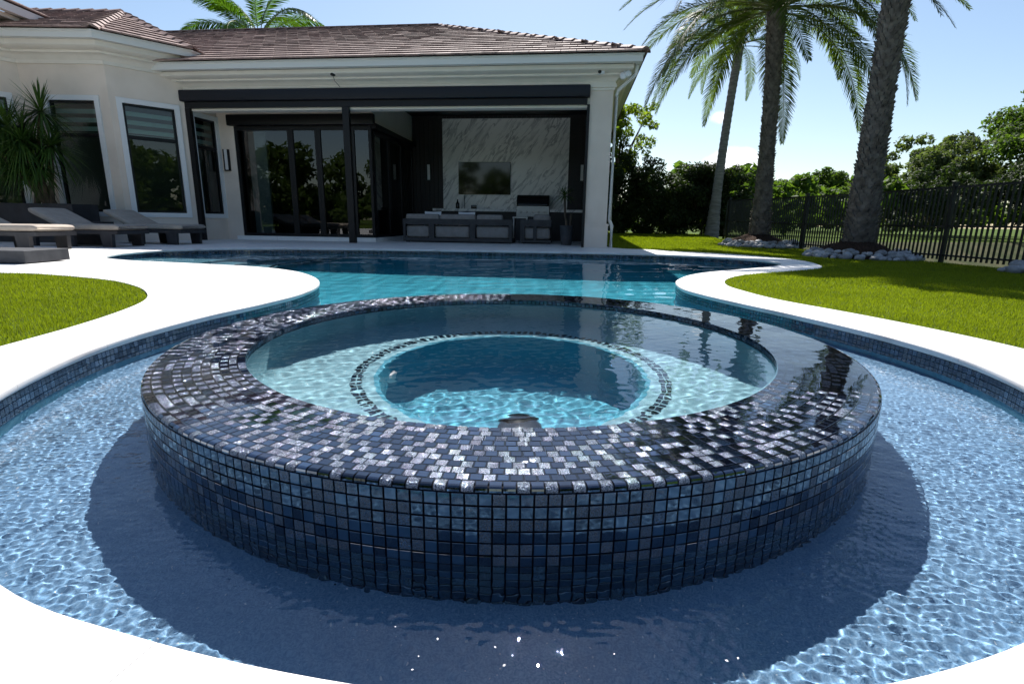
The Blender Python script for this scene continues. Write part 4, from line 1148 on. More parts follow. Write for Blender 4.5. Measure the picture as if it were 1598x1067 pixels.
prof += [(.185, .485), (.165, .49), (.155, .44), (.001, .44)]
mk('pot', MB().lathe(prof, 32, tuple(hp(-.92, 1.1, 0))), M['slab'], p, sharp=50)
b0 = hp(-.92, 1.1, .42); b1 = hp(-1.0, 1.08, 1.22)
mk('stem', MB().tube([b0, hp(-.98, 1.1, .8), b1], [.035, .03, .03], 8).tube([hp(-.84, 1.1, .42), hp(-.82, 1.1, .78)], .03, 8), M['trunk'], p, smooth=True)
v_, f_ = blades(80, .36, .015, -.45, RNG, .25)
o = link('leaves', np_mesh('leaves', v_, f_, M['leaf_mid']), p); o.location = b1 - p.location
# planter box and big yucca at the left
pl = thing('planter_box', 'long dark planter box against the bay window wall', 'planter', (-10.3, 11.5, 0))
mk('box', MB().span((-11.6, 11.15, 0), (-9.25, 11.2, .80)).span((-11.6, 11.80, 0), (-9.25, 11.85, .80)).span((-11.6, 11.2005, 0), (-11.55, 11.7995, .80)).span((-9.30, 11.2005, 0), (-9.25, 11.7995, .80)), M['charcoal'], pl)
mk('soil', MB().span((-11.549, 11.201, .5), (-9.301, 11.799, .72)), M['mulch'], pl)
y = thing('yucca_plant', 'tall spiky yucca with several leafy heads in the planter box', 'plant', (-10.1, 11.5, .72))
heads = [(-9.72, 11.35, 2.62, .76, 200), (-10.38, 11.25, 2.32, .78, 210), (-9.95, 11.05, 2.0, .72, 200), (-10.55, 11.35, 1.85, .72, 190), (-9.60, 11.30, 1.95, .68, 180), (-10.2, 11.4, 2.35, .7, 160), (-10.1, 11.1, 1.6, .66, 180), (-10.75, 11.1, 2.1, .7, 170), (-9.8, 11.15, 1.55, .6, 150)]
for i_, (x_, y_, z_, L_, n_) in enumerate(heads):
    bx_ = -10.1 + RNG.uniform(-.25, .25)
    mk('stem', MB().tube([(bx_, 11.5, .70), (bx_ * .6 + x_ * .4, 11.5 * .6 + y_ * .4, .7 + (z_ - .7) * .45), (x_, y_, z_)], [.06, .05, .04], 8), M['trunk'], y, smooth=True)
    v_, f_ = blades(n_, L_, .019, -.8, RNG, .42)
    o = link('leaf_head', np_mesh('leaf_head', v_, f_, M['yucca']), y); o.location = Vector((x_, y_, z_)) - y.location

# loungers ---------------------------------------------------------
def lounger(loc, rz, label):
    Tl = Matrix.Translation(loc) @ Matrix.Rotation(rz, 4, 'Z')
    t = thing('sun_lounger', label, 'sun lounger', loc, 'sun loungers on the deck')
    W = .37
    fr = MB().span((-1.95, -W, .235), (0, -W + .06, .30), Tl).span((-1.95, W - .06, .235), (0, W, .30), Tl).span((-.06, -W + .0605, .236), (0, W - .0605, .299), Tl).span((-1.95, -W + .0605, .236), (-1.89, W - .0605, .299), Tl)
    for k in range(9): fr.span((-1.85 + k * .2, -W + .0605, .255), (-1.75 + k * .2, W - .0605, .285), Tl)
    mk('frame', fr, M['charcoal'], t)
    for x_ in (-.24, -1.02, -1.80):
        for s_ in (-1, 1):
            lg = MB()
            y0, y1 = sorted((s_ * W, s_ * (W - .07)))
            lg.add([Tl @ Vector(q) for q in ((x_ - .10, y0, 0), (x_ + .10, y0, 0), (x_ + .10, y1, 0), (x_ - .10, y1, 0), (x_ - .12, y0, .2345), (x_ + .12, y0, .2345), (x_ + .12, y1, .2345), (x_ - .12, y1, .2345))], [(3, 2, 1, 0), (4, 5, 6, 7), (0, 1, 5, 4), (1, 2, 6, 5), (2, 3, 7, 6), (3, 0, 4, 7)])
            mk('leg', lg, M['charcoal'], t)
    # mattress: one rounded pad bent up at the back
    top, th = [], .115
    prof_c = [(0.02, .302), (-1.05, .302), (-1.12, .312), (-1.22, .345), (-1.80, .625)]
    bm = bmesh.new()
    n_ = 26; rows_ = []
    cl = [np.array(q) for q in prof_c]
    cl = resample(catmull(cl, 6, closed=False), .05, closed=False)
    tg = np.gradient(cl, axis=0); tg /= np.linalg.norm(tg, axis=1)[:, None]
    nr = np.stack([tg[:, 1], -tg[:, 0]], 1)      # towards up
    if nr[0, 1] < 0: nr = -nr
    sect = []
    for k in range(20):
        a_ = 2 * PI * k / 20; ca, sa = math.cos(a_), math.sin(a_)
        sect.append((math.copysign(abs(ca) ** .28, ca) * (W - .005), math.copysign(abs(sa) ** .45, sa) * th / 2))
    mb = MB(); K = len(sect)
    nC = len(cl)
    for i_ in range(nC):
        e = min(1, min(i_, nC - 1 - i_) / 2.0); sc_ = .35 + .65 * math.sqrt(1 - (1 - e) ** 2)
        if i_ in (0, nC - 1): sc_ = .30
        for yy, zz in sect:
            q = cl[i_] + nr[i_] * (th / 2 + zz * sc_)
            mb.v.append(tuple(Tl @ Vector((q[0], yy * (.9 + .1 * sc_), q[1] + RNG.normal(0, .0006)))))
    for i_ in range(nC - 1):
        for k in range(K):
            mb.f.append((i_ * K + k, i_ * K + (k + 1) % K, (i_ + 1) * K + (k + 1) % K, (i_ + 1) * K + k)); mb.m.append(0)
    mb.f.append(tuple(range(K))); mb.f.append(tuple((nC - 1) * K + k for k in range(K))[::-1]); mb.m += [0, 0]
    mk('mattress', mb, M['cushion'], t, smooth=True)
    mk('backrest_support', MB().add([Tl @ Vector(q) for q in ((-1.15, -W + .08, .29), (-1.15, W - .08, .29), (-1.80, W - .08, .615), (-1.80, -W + .08, .615), (-1.15, -W + .08, .315), (-1.15, W - .08, .315), (-1.79, W - .08, .635), (-1.79, -W + .08, .635))], [(0, 1, 2, 3), (7, 6, 5, 4), (0, 4, 5, 1), (1, 5, 6, 2), (2, 6, 7, 3), (3, 7, 4, 0)]).tube([Tl @ Vector((-1.6, 0, .52)), Tl @ Vector((-1.72, 0, .28))], .018, 6), M['charcoal'], t)
lounger((-7.55, 8.70, 0), R(-4), 'taupe cushioned sun lounger nearest the camera, cut by the left edge, in full sun')
lounger((-7.22, 10.02, 0), R(-6), 'taupe cushioned sun lounger between the other two, foot end partly sunlit')
lounger((-6.78, 11.20, 0), R(-8), 'taupe cushioned sun lounger nearest the house, wholly in shade below the window')
tb = thing('low_table', 'dark grey box side table between the two farther sun loungers', 'side table', (-8.55, 10.75, 0))
mk('table_top', MB().span((-8.9, 10.45, .40), (-8.2, 10.85, .45)), M['charcoal'], tb)
mk('pedestal', MB().span((-8.82, 10.5, 0), (-8.28, 10.8, .3995)), M['charcoal'], tb)
sl = thing('low_slab', 'low dark grey slab lying on the sunny deck by the left lawn', 'slab', (-6.6, 6.4, 0))
mk('block', MB().rbox((-7.6, 6.12, .012), (-5.74, 6.75, .155), .006, None, 2), M['slab'], sl)
mk('foot_plinth', MB().span((-7.5, 6.2, 0), (-5.84, 6.67, .0115)), M['charcoal'], sl)

# eave fittings
t = thing('security_camera', 'small white dome security camera under the eave by the pier', 'camera', hp(-.20, -.25, 3.70))
Tc = TH_ @ Matrix.Translation((-.30, -.30, 3.71))
mk('mount', MB().span((-.36, -.30, 3.66), (-.23, -.241, 3.75), TH_), M['white'], t)
mk('lens', MB().lathe([(.038, .0), (.034, .025), (.001, .035)], 16, T=TH_ @ Matrix.Translation((-.33, -.301, 3.70)) @ Matrix.Rotation(PI / 2, 4, 'X')), M['black'], t, smooth=True)
t = thing('floodlight', 'white twin floodlight under the corner of the eave', 'floodlight', hp(.30, -.2, 3.68))
for dx, dz, r_ in ((0.17, -.045, .075), (.27, -.01, .07)):
    Tf = TH_ @ Matrix.Translation((dx, -.30, 3.66 + dz)) @ Matrix.Rotation(R(70), 4, 'X')
    mk('lamp_head', MB().lathe([(.001, -.09), (r_ * .6, -.085), (r_, -.02), (r_, .02), (r_ * .85, .035), (.001, .038)], 20, T=Tf), M['white'], t, smooth=True)
mk('bracket', MB().tube([hp(.19, -.28, 3.75), hp(.19, -.29, 3.69), hp(.25, -.29, 3.69)], .015, 6), M['white'], t)
t = thing('eave_sensor', 'small black sensor with a dangling wire below the long eave', 'sensor', hp(-6.15, -.3, 3.70))
mk('dome', MB().lathe([(.075, 0), (.06, -.035), (.03, -.05), (.001, -.05)], 16, tuple(hp(-6.27, -.30, 3.752))), M['black'], t, smooth=True)
mk('wire', MB().tube([hp(-6.27, -.30, 3.70), hp(-6.25, -.28, 3.6), hp(-6.2, -.24, 3.54), hp(-6.18, -.16, 3.50)], .006, 5), M['black'], t)

# ================================================================ GARDEN
def lawn_z(x_, y_):
    return -0.006 + 0.16 * np.clip((y_ - 11) / 9, 0, 1) ** 1.3 * np.clip((x_ - 2.2) / 1.0, 0, 1)
LAWN_R = np.vstack([LAWN_R_EDGE[::-1], [(2.33, 12.4), (2.6, 16), (3.2, 23)], [(7.4, 21.5), (7.2, 19.4), (6.75, 17.3), (6.98, 11.5), (7.24, 7.5), (7.48, 1.0), (7.5, -3), (1.9, -3)]])
gx, gy = np.arange(1.5, 7.8, .1), np.arange(-3, 23.2, .1)
X, Y = np.meshgrid(gx, gy); Z = lawn_z(X, Y) - .004
cxq = (X[:-1, :-1] + X[1:, 1:]).ravel() / 2; cyq = (Y[:-1, :-1] + Y[1:, 1:]).ravel() / 2
poly_exp = LAWN_R + normals2(LAWN_R) * .11
i = (np.arange(len(gy) - 1)[:, None] * len(gx) + np.arange(len(gx) - 1)[None, :]).ravel()[inside(poly_exp, cxq, cyq)]
F = np.stack([i, i + 1, i + 1 + len(gx), i + len(gx)], 1); used, inv = np.unique(F, return_inverse=True)
tag(link('lawn', np_mesh('lawn', np.stack([X.ravel(), Y.ravel(), Z.ravel()], 1)[used], inv.reshape(F.shape), M['soil'], smooth=True)), kind='structure')
tag(mk('side_lawn', plate([tuple(p) for p in LAWN_L + normals2(LAWN_L) * .02], [], -.03, -.012), M['soil']), kind='structure')

def grass(name, poly, zf, rng, dens, label):
    x0, y0 = poly.min(0); x1, y1 = poly.max(0)
    P_, S_ = [], []
    for (ya, yb, d, hgt, w) in dens:
        ya, yb = max(ya, y0), min(yb, y1)
        if yb <= ya: continue
        n_ = int((x1 - x0) * (yb - ya) * d)
        px, py = rng.uniform(x0, x1, n_), rng.uniform(ya, yb, n_)
        k = inside(poly, px, py) & (np.abs(px) < .98 * py + .6)
        px, py = px[k], py[k]
        P_.append(np.stack([px, py, zf(px, py)], 1)); S_.append(np.tile([[hgt, w]], (len(px), 1)))
    P_, S_ = np.concatenate(P_), np.concatenate(S_)
    n_ = len(P_)
    az = rng.uniform(0, 2 * PI, n_); lean = np.abs(rng.normal(0, .55, n_)); laz = rng.uniform(0, 2 * PI, n_)
    h_ = S_[:, 0] * rng.uniform(.55, 1.15, n_); w_ = S_[:, 1] * rng.uniform(.7, 1.3, n_)
    sx = np.stack([np.cos(az), np.sin(az), 0 * az], 1) * w_[:, None] / 2
    mid = P_ + np.stack([np.cos(laz) * lean * h_ * .22, np.sin(laz) * lean * h_ * .22, h_ * .55], 1)
    tip = P_ + np.stack([np.cos(laz) * lean * h_ * .75, np.sin(laz) * lean * h_ * .75, h_ * np.clip(1 - lean * .28, .35, 1)], 1)
    V = np.stack([P_ - sx, P_ + sx, tip + sx * .25, tip - sx * .25], 1).reshape(-1, 3)
    F = np.arange(n_)[:, None] * 4 + np.array([[0, 1, 2, 3]])
    tag(link(name, np_mesh(name, V, F, M['turf'])), label, 'grass', kind='stuff')
grass('grass', LAWN_R - normals2(LAWN_R) * .012, lambda a, b_: lawn_z(a, b_), np.random.default_rng(2),
      [(-1, 3.4, 17000, 0.022, .0032), (3.4, 4.8, 11000, 0.023, .004), (4.8, 7, 6000, 0.024, .006), (7, 10, 3200, 0.024, .009), (10, 14, 1700, .035, .014), (14, 23, 900, .04, .022)], 'bright green turf between the pool coping and the black fence')
grass('side_grass', LAWN_L - normals2(LAWN_L) * .012, lambda a, b_: a * 0 - .012, np.random.default_rng(4),
      [(1.5, 3.5, 14000, .025, .0034), (3.5, 6, 9000, .025, .0045)], 'bright green turf patch curving into the deck at the left')

# fence ------------------------------------------------------------
fence = thing('fence', 'black metal picket fence along the right side of the lawn', 'fence', (7.0, 10, 0))
FP = resample(fence_line, .088, closed=False)
pk_me = None
Tprev = None
fl = resample(fence_line, .02, closed=False)
def fz(y_): return float(lawn_z(np.array(6.9), np.array(y_)))
for k, q in enumerate(FP):
    d = FP[min(k + 1, len(FP) - 1)] - FP[max(k - 1, 0)]; a_ = math.atan2(d[1], d[0])
    z0 = fz(q[1])
    if k % 22 == 0:
        o = mk('post', MB().box((q[0], q[1], z0 + .64), (.055, .055, 1.28)).box((q[0], q[1], z0 + 1.29), (.07, .07, .018)), M['fence'], fence)
    else:
        if pk_me is None: pk_me = MB().box((0, 0, .63), (.023, .023, 1.14)).mesh('picket', M['fence'])
        o = link('picket', pk_me, fence); o.location = Vector((q[0], q[1], z0)) - fence.location; o.rotation_euler = (0, 0, a_)
for zr, hh in ((1.215, .032), (.60, .028), (.13, .028)):
    for k0 in range(0, len(FP) - 1, 22):
        k1 = min(k0 + 22, len(FP) - 1)
        p0 = Vector((*FP[k0], fz(FP[k0][1]) + zr)); p1 = Vector((*FP[k1], fz(FP[k1][1]) + zr)); d = p1 - p0
        Tr = Matrix.Translation((p0 + p1) / 2) @ d.to_track_quat('X', 'Z').to_matrix().to_4x4()
        mk('rail', MB().box((0, 0, 0), (d.length - .03, .03, hh), Tr), M['fence'], fence)

# palms ------------------------------------------------------------
def frond_mesh(name, L, n, leaf, w, droop, rng, mt, rise=.0, vee=.5, sweep=.5):
    V, F, MI = [], [], []
    S = 16; pts = []
    for q in range(S + 1):
        t_ = q / S
        pts.append(np.array([L * (t_ - .18 * droop * t_ ** 3), 0, L * (rise * t_ - droop * t_ ** 2.1 * .62)]))
    pts = np.array(pts); tan = np.gradient(pts, axis=0); tan /= np.linalg.norm(tan, axis=1)[:, None]
    for q in range(S + 1):
        r_ = .016 * (1 - q / S) + .003
        nrm = np.cross([0, 1, 0], tan[q])
        for a_ in range(4):
            V.append(pts[q] + (np.array([0, 1, 0]) * math.cos(a_ * PI / 2) + nrm * math.sin(a_ * PI / 2)) * r_)
    for q in range(S):
        for a_ in range(4): F.append((q * 4 + a_, q * 4 + (a_ + 1) % 4, q * 4 + 4 + (a_ + 1) % 4, q * 4 + 4 + a_)); MI.append(1)
    for k in range(n):
        t_ = .14 + .86 * (k + .5) / n
        f = t_ * S; q = min(int(f), S - 1); p = pts[q] + (pts[q + 1] - pts[q]) * (f - q); tg = tan[q]
        nrm = np.cross(tg, [0, 1, 0])
        if nrm[2] < 0: nrm = -nrm
        env = math.sin(PI * min(1, (t_ - .05) * 1.02)) ** .55 * (1 if t_ < .7 else 1 - .45 * (t_ - .7) / .3)
        for sgn in (-1, 1):
            lv = leaf * env * rng.uniform(.85, 1.12)
            d = tg * (sweep + .45 * t_) + np.array([0, sgn, 0]) * 1.0 + nrm * (vee * rng.uniform(.5, 1.3)) + rng.normal(0, .09, 3); d /= np.linalg.norm(d)
            sd_ = np.cross(d, nrm); sd_ /= np.linalg.norm(sd_)
            a0 = p; a1 = p + d * lv * .5 + np.array([0, 0, -.04 * lv]); a2 = p + d * lv + np.array([0, 0, -.22 * lv])
            b_ = len(V)
            V += [a0 - sd_ * w * .5, a0 + sd_ * w * .5, a1 + sd_ * w, a1 - sd_ * w, a2 + sd_ * w * .15, a2 - sd_ * w * .15]
            F += [(b_, b_ + 1, b_ + 2, b_ + 3), (b_ + 3, b_ + 2, b_ + 4, b_ + 5)]; MI += [0, 0]
    return np_mesh(name, np.array(V), np.array(F), [mt, M['rachis']], MI)
rg = np.random.default_rng(21)
date_fronds = [frond_mesh('frond', 3.5, 150, .42, .0085, dr_, rg, M['palm'], rise=.30, vee=.28, sweep=.75) for dr_ in (.45, .7, .9, 1.1)]
def trunk_mesh(path, rads, boots=0, bsize=.09, mt=None, ring=0):
    mb = MB(); P = resample(catmull([np.array(p) for p in path], 8, closed=False), .06 if ring else .12, closed=False)
    tt = np.linspace(0, 1, len(P)); rr_ = np.interp(tt, np.linspace(0, 1, len(rads)), rads)
    if ring: rr_ = rr_ * (1 + .05 * np.sin(np.arange(len(P)) * 1.9) + RNG.normal(0, .008, len(P)))
    mb.tube([tuple(p) for p in P], [float(r_) for r_ in rr_], 18)
    if boots:
        Lt = float(np.sum(np.linalg.norm(np.diff(P, axis=0), axis=1))); nrow = int(Lt / (bsize * .72))
        for j in range(nrow):
            t_ = (j + .5) / nrow; p = np.array([np.interp(t_, tt, P[:, k]) for k in range(3)]); r_ = float(np.interp(t_, tt, rr_))
            for k in range(boots):
                a_ = 2 * PI * (k + .5 * (j % 2)) / boots + j * .05 + RNG.normal(0, .05)
                er = np.array([math.cos(a_), math.sin(a_), 0]); et = np.array([-math.sin(a_), math.cos(a_), 0]); up_ = np.array([0, 0, 1.0])
                w_ = PI * r_ / boots * RNG.uniform(.85, 1.15); h_ = bsize * RNG.uniform(.8, 1.2); pr_o = RNG.uniform(.5, 1.4) * bsize * .6
                c_ = p + er * (r_ - .012)
                vs = [c_ - et * w_ - up_ * h_ * .6, c_ + et * w_ - up_ * h_ * .6, c_ + et * w_ * .85 + up_ * h_ * .45 + er * pr_o * .9, c_ - et * w_ * .85 + up_ * h_ * .45 + er * pr_o * .9, c_ + up_ * h_ * .62 + er * pr_o * 1.1,
                      c_ + et * w_ * .7 + up_ * h_ * .35 - er * .01, c_ - et * w_ * .7 + up_ * h_ * .35 - er * .01]
                mb.add([tuple(v) for v in vs], [(0, 1, 2, 3), (3, 2, 4), (2, 5, 4), (4, 6, 3), (1, 5, 2), (0, 3, 6)])
    return mb
def crown(parent, top, fronds, n, rng, scale=1.0, up0=-.35, up1=1.1, az_list=None):
    for k in range(n):
        t_ = (k + .5) / n
        el_ = up0 + (up1 - up0) * t_ + rng.normal(0, .06)
        az = k * 2.39996 + rng.normal(0, .12)
        fi = 3 - min(3, int(t_ * 3.4 + rng.uniform(0, .8))) if len(fronds) == 4 else int(rng.integers(len(fronds)))
        o = link('frond', fronds[fi], parent)
        o.matrix_local = (Matrix.Translation(Vector(top) - wloc(parent) + Vector((0, 0, .35 * t_))) @ Matrix.Rotation(az, 4, 'Z') @ Matrix.Rotation(-el_, 4, 'Y')
                          @ Matrix.Rotation(rng.normal(0, .25), 4, 'X') @ Matrix.Scale(scale * rng.uniform(.88, 1.1), 4))
        if k % 1 == 0: pass
def palm(name, label, base, top, rads, boots, bsize, n, scale, mt, rng, bow=(0, 0), ring=0, fronds=None, up0=-.26, up1=1.15):
    t = thing(name, label, 'palm tree', base)
    b_, tp_ = np.array(base), np.array(top)
    mid = (b_ + tp_) / 2 + np.array([bow[0], bow[1], 0])
    mk('trunk', trunk_mesh([b_ - [0, 0, .15], b_ * .75 + tp_ * .25 + np.array([bow[0], bow[1], 0]) * .7, mid, b_ * .25 + tp_ * .75 + np.array([bow[0], bow[1], 0]) * .7, tp_], rads, boots, bsize, ring=ring), mt, t, smooth=not boots)
    crown(t, top, fronds or date_fronds, n, rng, scale, up0, up1)
    return t
palm('date_palm', 'stout date palm rising from the farther stone-ringed mound by the fence', (6.42, 13.8, .20), (6.20, 13.8, 5.5), [.25, .185, .16, .16, .19], 13, .085, 92, 1.15, M['bark'], np.random.default_rng(31), (.03, 0))
palm('date_palm', 'thickest date palm rising from the nearer stone-ringed mound, crown out of frame', (6.58, 10.05, .12), (6.55, 10.0, 7.4), [.27, .20, .175, .18, .22], 14, .095, 60, 1.0, M['bark'], np.random.default_rng(34), (-.03, 0))
palm('slender_palm', 'slender pale trunked palm leaning in front of the dark hedge', (7.42, 19.8, .12), (7.78, 19.9, 6.6), [.27, .17, .145, .14, .15], 0, .1, 34, .85, M['bark2'], np.random.default_rng(37), (-.05, 0), ring=1)
royal_fronds = [frond_mesh('frond', 3.6, 110, .60, .018, dr_, rg, M['royal'], rise=.55, vee=-.25, sweep=.55) for dr_ in (1.1, 1.4)]
palm('royal_palm', 'feathery palm crown showing above the roof ridge behind the house', (-11.9, 26.5, 0), (-11.9, 26.5, 8.25), [.3, .26, .24, .2, .14], 0, .1, 14, 1.15, M['bark2'], np.random.default_rng(41), ring=1, fronds=royal_fronds, up0=-.15, up1=.95)

# stone-ringed planting beds -----------------------------------------
bm = bmesh.new(); bmesh.ops.create_icosphere(bm, subdivisions=2, radius=1)
stone_me = []
for k in range(4):
    b2 = bm.copy(); r4 = np.random.default_rng(50 + k)
    for v in b2.verts: v.co *= 1 + .10 * math.sin(v.co.x * 2 + k) + r4.normal(0, .02)
    me = bpy.data.meshes.new('stone'); b2.to_mesh(me); b2.free(); me.materials.append(M['stone']); me.shade_smooth(); stone_me.append(me)
bm.free()
def bed(label, c, rx, ry, h_, n, rng, a0=-PI, a1=0.4, rows_=3):
    cz = float(lawn_z(np.array(c[0]), np.array(c[1])))
    t = thing('planting_bed', label, 'planting bed', (c[0], c[1], cz))
    mb = MB(); K = 40; R_ = 10
    for j in range(R_ + 1):
        q = j / R_
        for k in range(K):
            a_ = 2 * PI * k / K; rr_ = q * (1 + .06 * math.sin(3 * a_) + .04 * math.sin(5 * a_ + 1))
            mb.v.append((c[0] + rx * rr_ * math.cos(a_), c[1] + ry * rr_ * math.sin(a_), cz + .015 + h_ * (1 - q ** 2) ** 1.4 + (rng.normal(0, .012) if j < R_ else -.03)))
    for j in range(R_):
        for k in range(K): mb.f.append((j * K + k, (j + 1) * K + k, (j + 1) * K + (k + 1) % K, j * K + (k + 1) % K)); mb.m.append(0)
    mk('mulch', mb, M['mulch'], t, smooth=True)
    for row in range(rows_):
        for k in range(n):
            a_ = a0 + (a1 - a0) * (k + rng.uniform(0, .8)) / n
            q = 1.04 - row * .085 + rng.normal(0, .015)
            s_ = rng.uniform(.048, .085) * (1.15 if rng.random() < .15 else 1)
            o = link('stone', stone_me[int(rng.integers(4))], t)
            zz = h_ * (1 - min(1, q) ** 2) ** 1.4 + s_ * .45 + row * .022
            o.location = (rx * q * math.cos(a_), ry * q * math.sin(a_), zz)
            o.scale = (s_ * rng.uniform(1.05, 1.5), s_ * rng.uniform(.9, 1.1), s_ * rng.uniform(.6, .8)); o.rotation_euler = (rng.normal(0, .15), rng.normal(0, .15), rng.uniform(0, 6.28))
bed('mulch mound ringed with grey river stones at the farther date palm', (6.38, 13.75), .95, 1.05, .30, 26, np.random.default_rng(61), -PI * 1.02, .2)
bed('mulch mound ringed with grey river stones at the thickest date palm', (6.55, 10.0), .88, .95, .30, 26, np.random.default_rng(62), -PI * 1.05, .15)
bed('small bed of river stones at the right edge by the fence', (7.2, 6.9), .55, .5, .14, 14, np.random.default_rng(63), -PI * 1.1, .5)

# trees and shrubs ---------------------------------------------------
def leaf_cloud(rng, clumps, n, size, flat=.5):
    """clumps: (x,y,z,r) rows; n leaves spread over them"""
    C_ = np.asarray(clumps); w_ = C_[:, 3] ** 2.2; w_ /= w_.sum()
    k = rng.choice(len(C_), n, p=w_)
    d = rng.normal(size=(n, 3)); d /= np.linalg.norm(d, axis=1)[:, None]
    rad = C_[k, 3] * rng.uniform(.25, 1.08, n) ** .55
    P_ = C_[k, :3] + d * rad[:, None] * np.array([1, 1, .82])
    nrm = d * .6 + rng.normal(size=(n, 3)) * .7 + np.array([0, 0, flat]); nrm /= np.linalg.norm(nrm, axis=1)[:, None]
    a_ = np.cross(nrm, rng.normal(size=(n, 3))); a_ /= np.linalg.norm(a_, axis=1)[:, None]; b_ = np.cross(nrm, a_)
    s_ = size * rng.uniform(.6, 1.35, n)[:, None]
    V = np.stack([P_ - a_ * s_, P_ + b_ * s_ * .48 - nrm * s_ * .12, P_ + a_ * s_, P_ - b_ * s_ * .48 - nrm * s_ * .12], 1).reshape(-1, 3)
    return V, np.arange(n * 4).reshape(-1, 4)
def tree(name, label, cat, base, h_, rx, ry, seed, mt, n, size, z_low=.25, trunk_r=.12, n_clump=40, group=None, forks=4, csize=.30):
    rng = np.random.default_rng(seed); t = thing(name, label, cat, base, group)
    cz = h_ * (1 + z_low) / 2; rz = h_ * (1 - z_low) / 2
    cl = []
    for k in range(n_clump):
        d = rng.normal(size=3); d /= np.linalg.norm(d); q = rng.uniform(.30, 1.0) ** .5
        sh_ = 1 + .18 * math.sin(3.1 * d[0] + seed) + .14 * math.sin(5.3 * d[2] + 2.1 * d[1] + seed * 2)
        r_ = rng.uniform(.6, 1.25) * csize * min(rx, rz)
        cl.append((d[0] * rx * q * .86 * sh_, d[1] * ry * q * .86 * sh_, cz + d[2] * rz * q * .90 * sh_, r_))
    V, F = leaf_cloud(rng, cl, n, size)
    V[:, 2] = np.maximum(V[:, 2], .02)
    link('crown', np_mesh('crown', V, F, mt), t)
    mb = MB(); fork = Vector((0, 0, h_ * max(.12, z_low * .9)))
    mb.tube([(0, 0, -.1), (rng.normal(0, .04), rng.normal(0, .04), fork.z * .5), fork], [trunk_r * 1.25, trunk_r, trunk_r * .85], 8)
    order = rng.choice(len(cl), min(forks * 3, len(cl)), replace=False)
    for k in order:
        e = Vector(cl[k][:3]); m_ = fork.lerp(e, .5) + Vector((rng.normal(0, .1), rng.normal(0, .1), .08 * h_))
        mb.tube([fork - Vector((0, 0, .1)), m_, e], [trunk_r * .6, trunk_r * .32, trunk_r * .1], 6)
    link('trunk', mb.mesh('trunk', M['trunk'], smooth=True), t)
    return t
G1 = 'dark shrubs of the hedge behind the lawn'
for k, (x_, y_, h_, rx, lab) in enumerate([
        (2.9, 21.4, 3.5, 1.1, 'tall dark hedge shrub standing right against the pier in view'),
        (4.2, 21.2, 3.5, 1.1, 'dark hedge shrub below the bright green tree'),
        (5.3, 20.9, 3.1, 1.0, 'dark hedge shrub just right of the bright tree'),
        (6.35, 20.7, 3.0, .95, 'dark hedge shrub left of the slender palm trunk'),
        (7.3, 20.6, 2.9, .9, 'dark hedge shrub behind the slender palm trunk'),
        (8.1, 20.4, 2.9, .8, 'last dark hedge shrub right of the slender palm trunk')]):
    tree('hedge_shrub', lab, 'shrub', (x_, y_, .1), h_, rx, .8, 70 + k, M['leaf_dark'], 12000, .06, -.12, .05, 60, G1, 3, .34)
tree('ornamental_tree', 'bright yellow green leafy tree above the hedge beside the eave', 'tree', (4.3, 22.6, .1), 5.9, 1.7, 1.5, 81, M['leaf_bright'], 7000, .075, .30, .08, 60, None, 7, .17)
far = [((33.5, 31.0, .4), 10.9, 6.6, M['leaf_mid'], 'tree', 'tall broad green tree at the right edge beyond the fence', 34000, .19, .14),
       ((28.5, 35.5, .4), 6.0, 4.4, M['leaf_grey'], 'tree', 'grey green tree beside the tall tree beyond the canal', 10000, .2, .12),
       ((30.0, 42.0, .4), 6.4, 4.8, M['leaf_grey'], 'tree', 'grey green rounded tree just right of the thickest palm trunk', 9000, .22, .12),
       ((33.0, 58.0, .5), 6.0, 4.8, M['leaf_mid'], 'tree', 'mid green tree just left of the thickest palm trunk, far off', 8000, .26, .1),
       ((29.5, 56.0, .5), 4.4, 2.6, M['leaf_bright'], 'tree', 'low bright green tree seen between the two date palm trunks', 6000, .2, .1),
       ((31.5, 66.0, .5), 6.2, 4.0, M['leaf_grey'], 'tree', 'far grey green tree right of the farther date palm', 7000, .28, .1),
       ((27.5, 64.0, .5), 4.6, 4.0, M['leaf_grey'], 'tree', 'far low grey green tree left of the farther date palm', 6000, .26, .1),
       ((24.5, 24.5, .3), 4.2, 2.8, M['leaf_dark'], 'shrub', 'dense dark shrub on the far bank behind the fence, left of the tall tree', 8000, .13, .02),
       ((26.0, 20.5, .3), 4.4, 3.0, M['leaf_mid'], 'shrub', 'dense green shrub on the far bank at the right edge', 8000, .13, .02),
       ((22.5, 28.5, .3), 3.6, 2.8, M['leaf_dark'], 'shrub', 'dark shrub on the far bank right of the thickest palm trunk', 7000, .13, .02),
       ((25.5, 34.0, .3), 3.4, 3.2, M['leaf_dark'], 'shrub', 'dark shrub on the far bank just left of the thickest palm trunk', 7000, .15, .02),
       ((25.0, 41.0, .3), 3.2, 3.6, M['leaf_mid'], 'shrub', 'green shrub on the far bank between the date palms', 6500, .17, .02),
       ((22.5, 48.0, .3), 3.4, 4.0, M['leaf_mid'], 'shrub', 'green shrub far behind the farther date palm', 6000, .2, .02),
       ((40.0, -24.0, .4), 9.0, 6.5, M['leaf_mid'], 'tree', 'tall green tree beyond the canal mirrored in the angled bay window', 7000, .3, .12),
       ((38.0, -8.0, .4), 6.0, 5.5, M['leaf_mid'], 'tree', 'round green tree beyond the canal mirrored low in the bay window', 7000, .28, .08)]
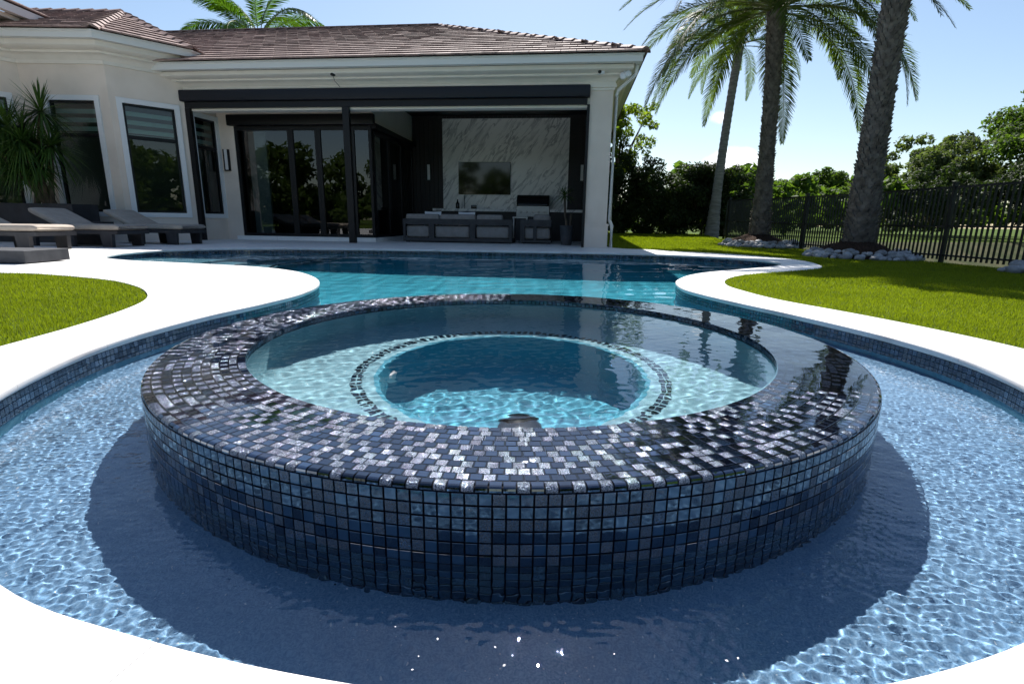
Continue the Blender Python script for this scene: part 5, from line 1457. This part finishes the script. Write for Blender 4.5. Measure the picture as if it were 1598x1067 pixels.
for k, (b_, h_, rx, mt, cat, lab, n_, sz, zl) in enumerate(far):
    tree('background_tree' if cat == 'tree' else 'bank_shrub', lab, cat, b_, h_, rx, rx * .9, 100 + k, mt, int(n_ * 1.5), sz * .72, zl, .16 if cat == 'tree' else .06, 80, 'trees and shrubs beyond the canal', 4, .24)

# far woods close the view beyond the canal; unseen ones behind the camera are added to darken reflections
def woods(name, label, centres, n, size, mt, seed):
    rng = np.random.default_rng(seed); cl = []
    for (x_, y_, z_, w_, h_) in centres:
        for k in range(16):
            cl.append((x_ + rng.normal(0, w_ * .42), y_ + rng.normal(0, w_ * .3), z_ + rng.uniform(.1, 1.0) * h_ * rng.uniform(.65, 1.1), rng.uniform(.14, .24) * h_))
    V, F = leaf_cloud(rng, cl, n, size)
    tag(link(name, np_mesh(name, V, F, mt)), label, 'woods', kind='stuff')
woods('far_woods', 'continuous green tree line closing the view beyond the canal', [(-2 + k * 3.2, 31 + 1.5 * math.sin(k * 2.9), .1, 3.6, 3.4 + .5 * math.sin(k * 1.7)) for k in range(7)] + [(16 + k * 4.0, 66 + 5 * math.sin(k * 1.7) + k * .6, .4, 5, 3.9 + .7 * math.sin(k * 2.3)) for k in range(9)] + [(29 + k * 4.2, 50 - k * 5.2, .4, 5, 4.0 + .8 * math.sin(k * 1.9)) for k in range(8)], 52000, .26, M['leaf_mid'], 201)
woods('added_rear_woods', 'unseen green tree line added far behind the viewer to darken reflections', [(-52 + k * 7, -34 + 4 * math.sin(k * 2.1), 0, 8, 8 + 1.5 * math.sin(k * 1.3)) for k in range(16)] + [(-34, -30 + k * 7, 0, 7, 7.5) for k in range(6)] + [(38 + 4 * math.sin(k), -34 + k * 6, .3, 7, 7.5 + math.sin(k * 2)) for k in range(7)], 60000, .42, M['leaf_mid'], 203)

# petals floating on the still water in front of the spa
fleck = MB().add([(-.0045, 0, 0), (0, -.003, .0008), (.0048, 0, .0004), (.0005, .0032, .001)], [(0, 1, 2, 3)]).mesh('petal', M['pillow'])
for k, (x_, y_) in enumerate([(-0.19, .74), (-.115, .715), (-.145, .655), (-.14, .68), (-.005, .665), (-.02, .70), (.17, .69), (.345, .68), (.365, .685), (-.30, .83)]):
    o = link('petal', fleck); o.location = (x_, y_, WATER_Z + .0022); o.rotation_euler = (0, 0, k * 1.7); s_ = .35 + .35 * ((k * 37) % 10) / 10; o.scale = (s_, s_, s_)
    tag(o, 'tiny pale petal floating on the shaded water in front of the spa', 'petal', 'petals floating in front of the spa')
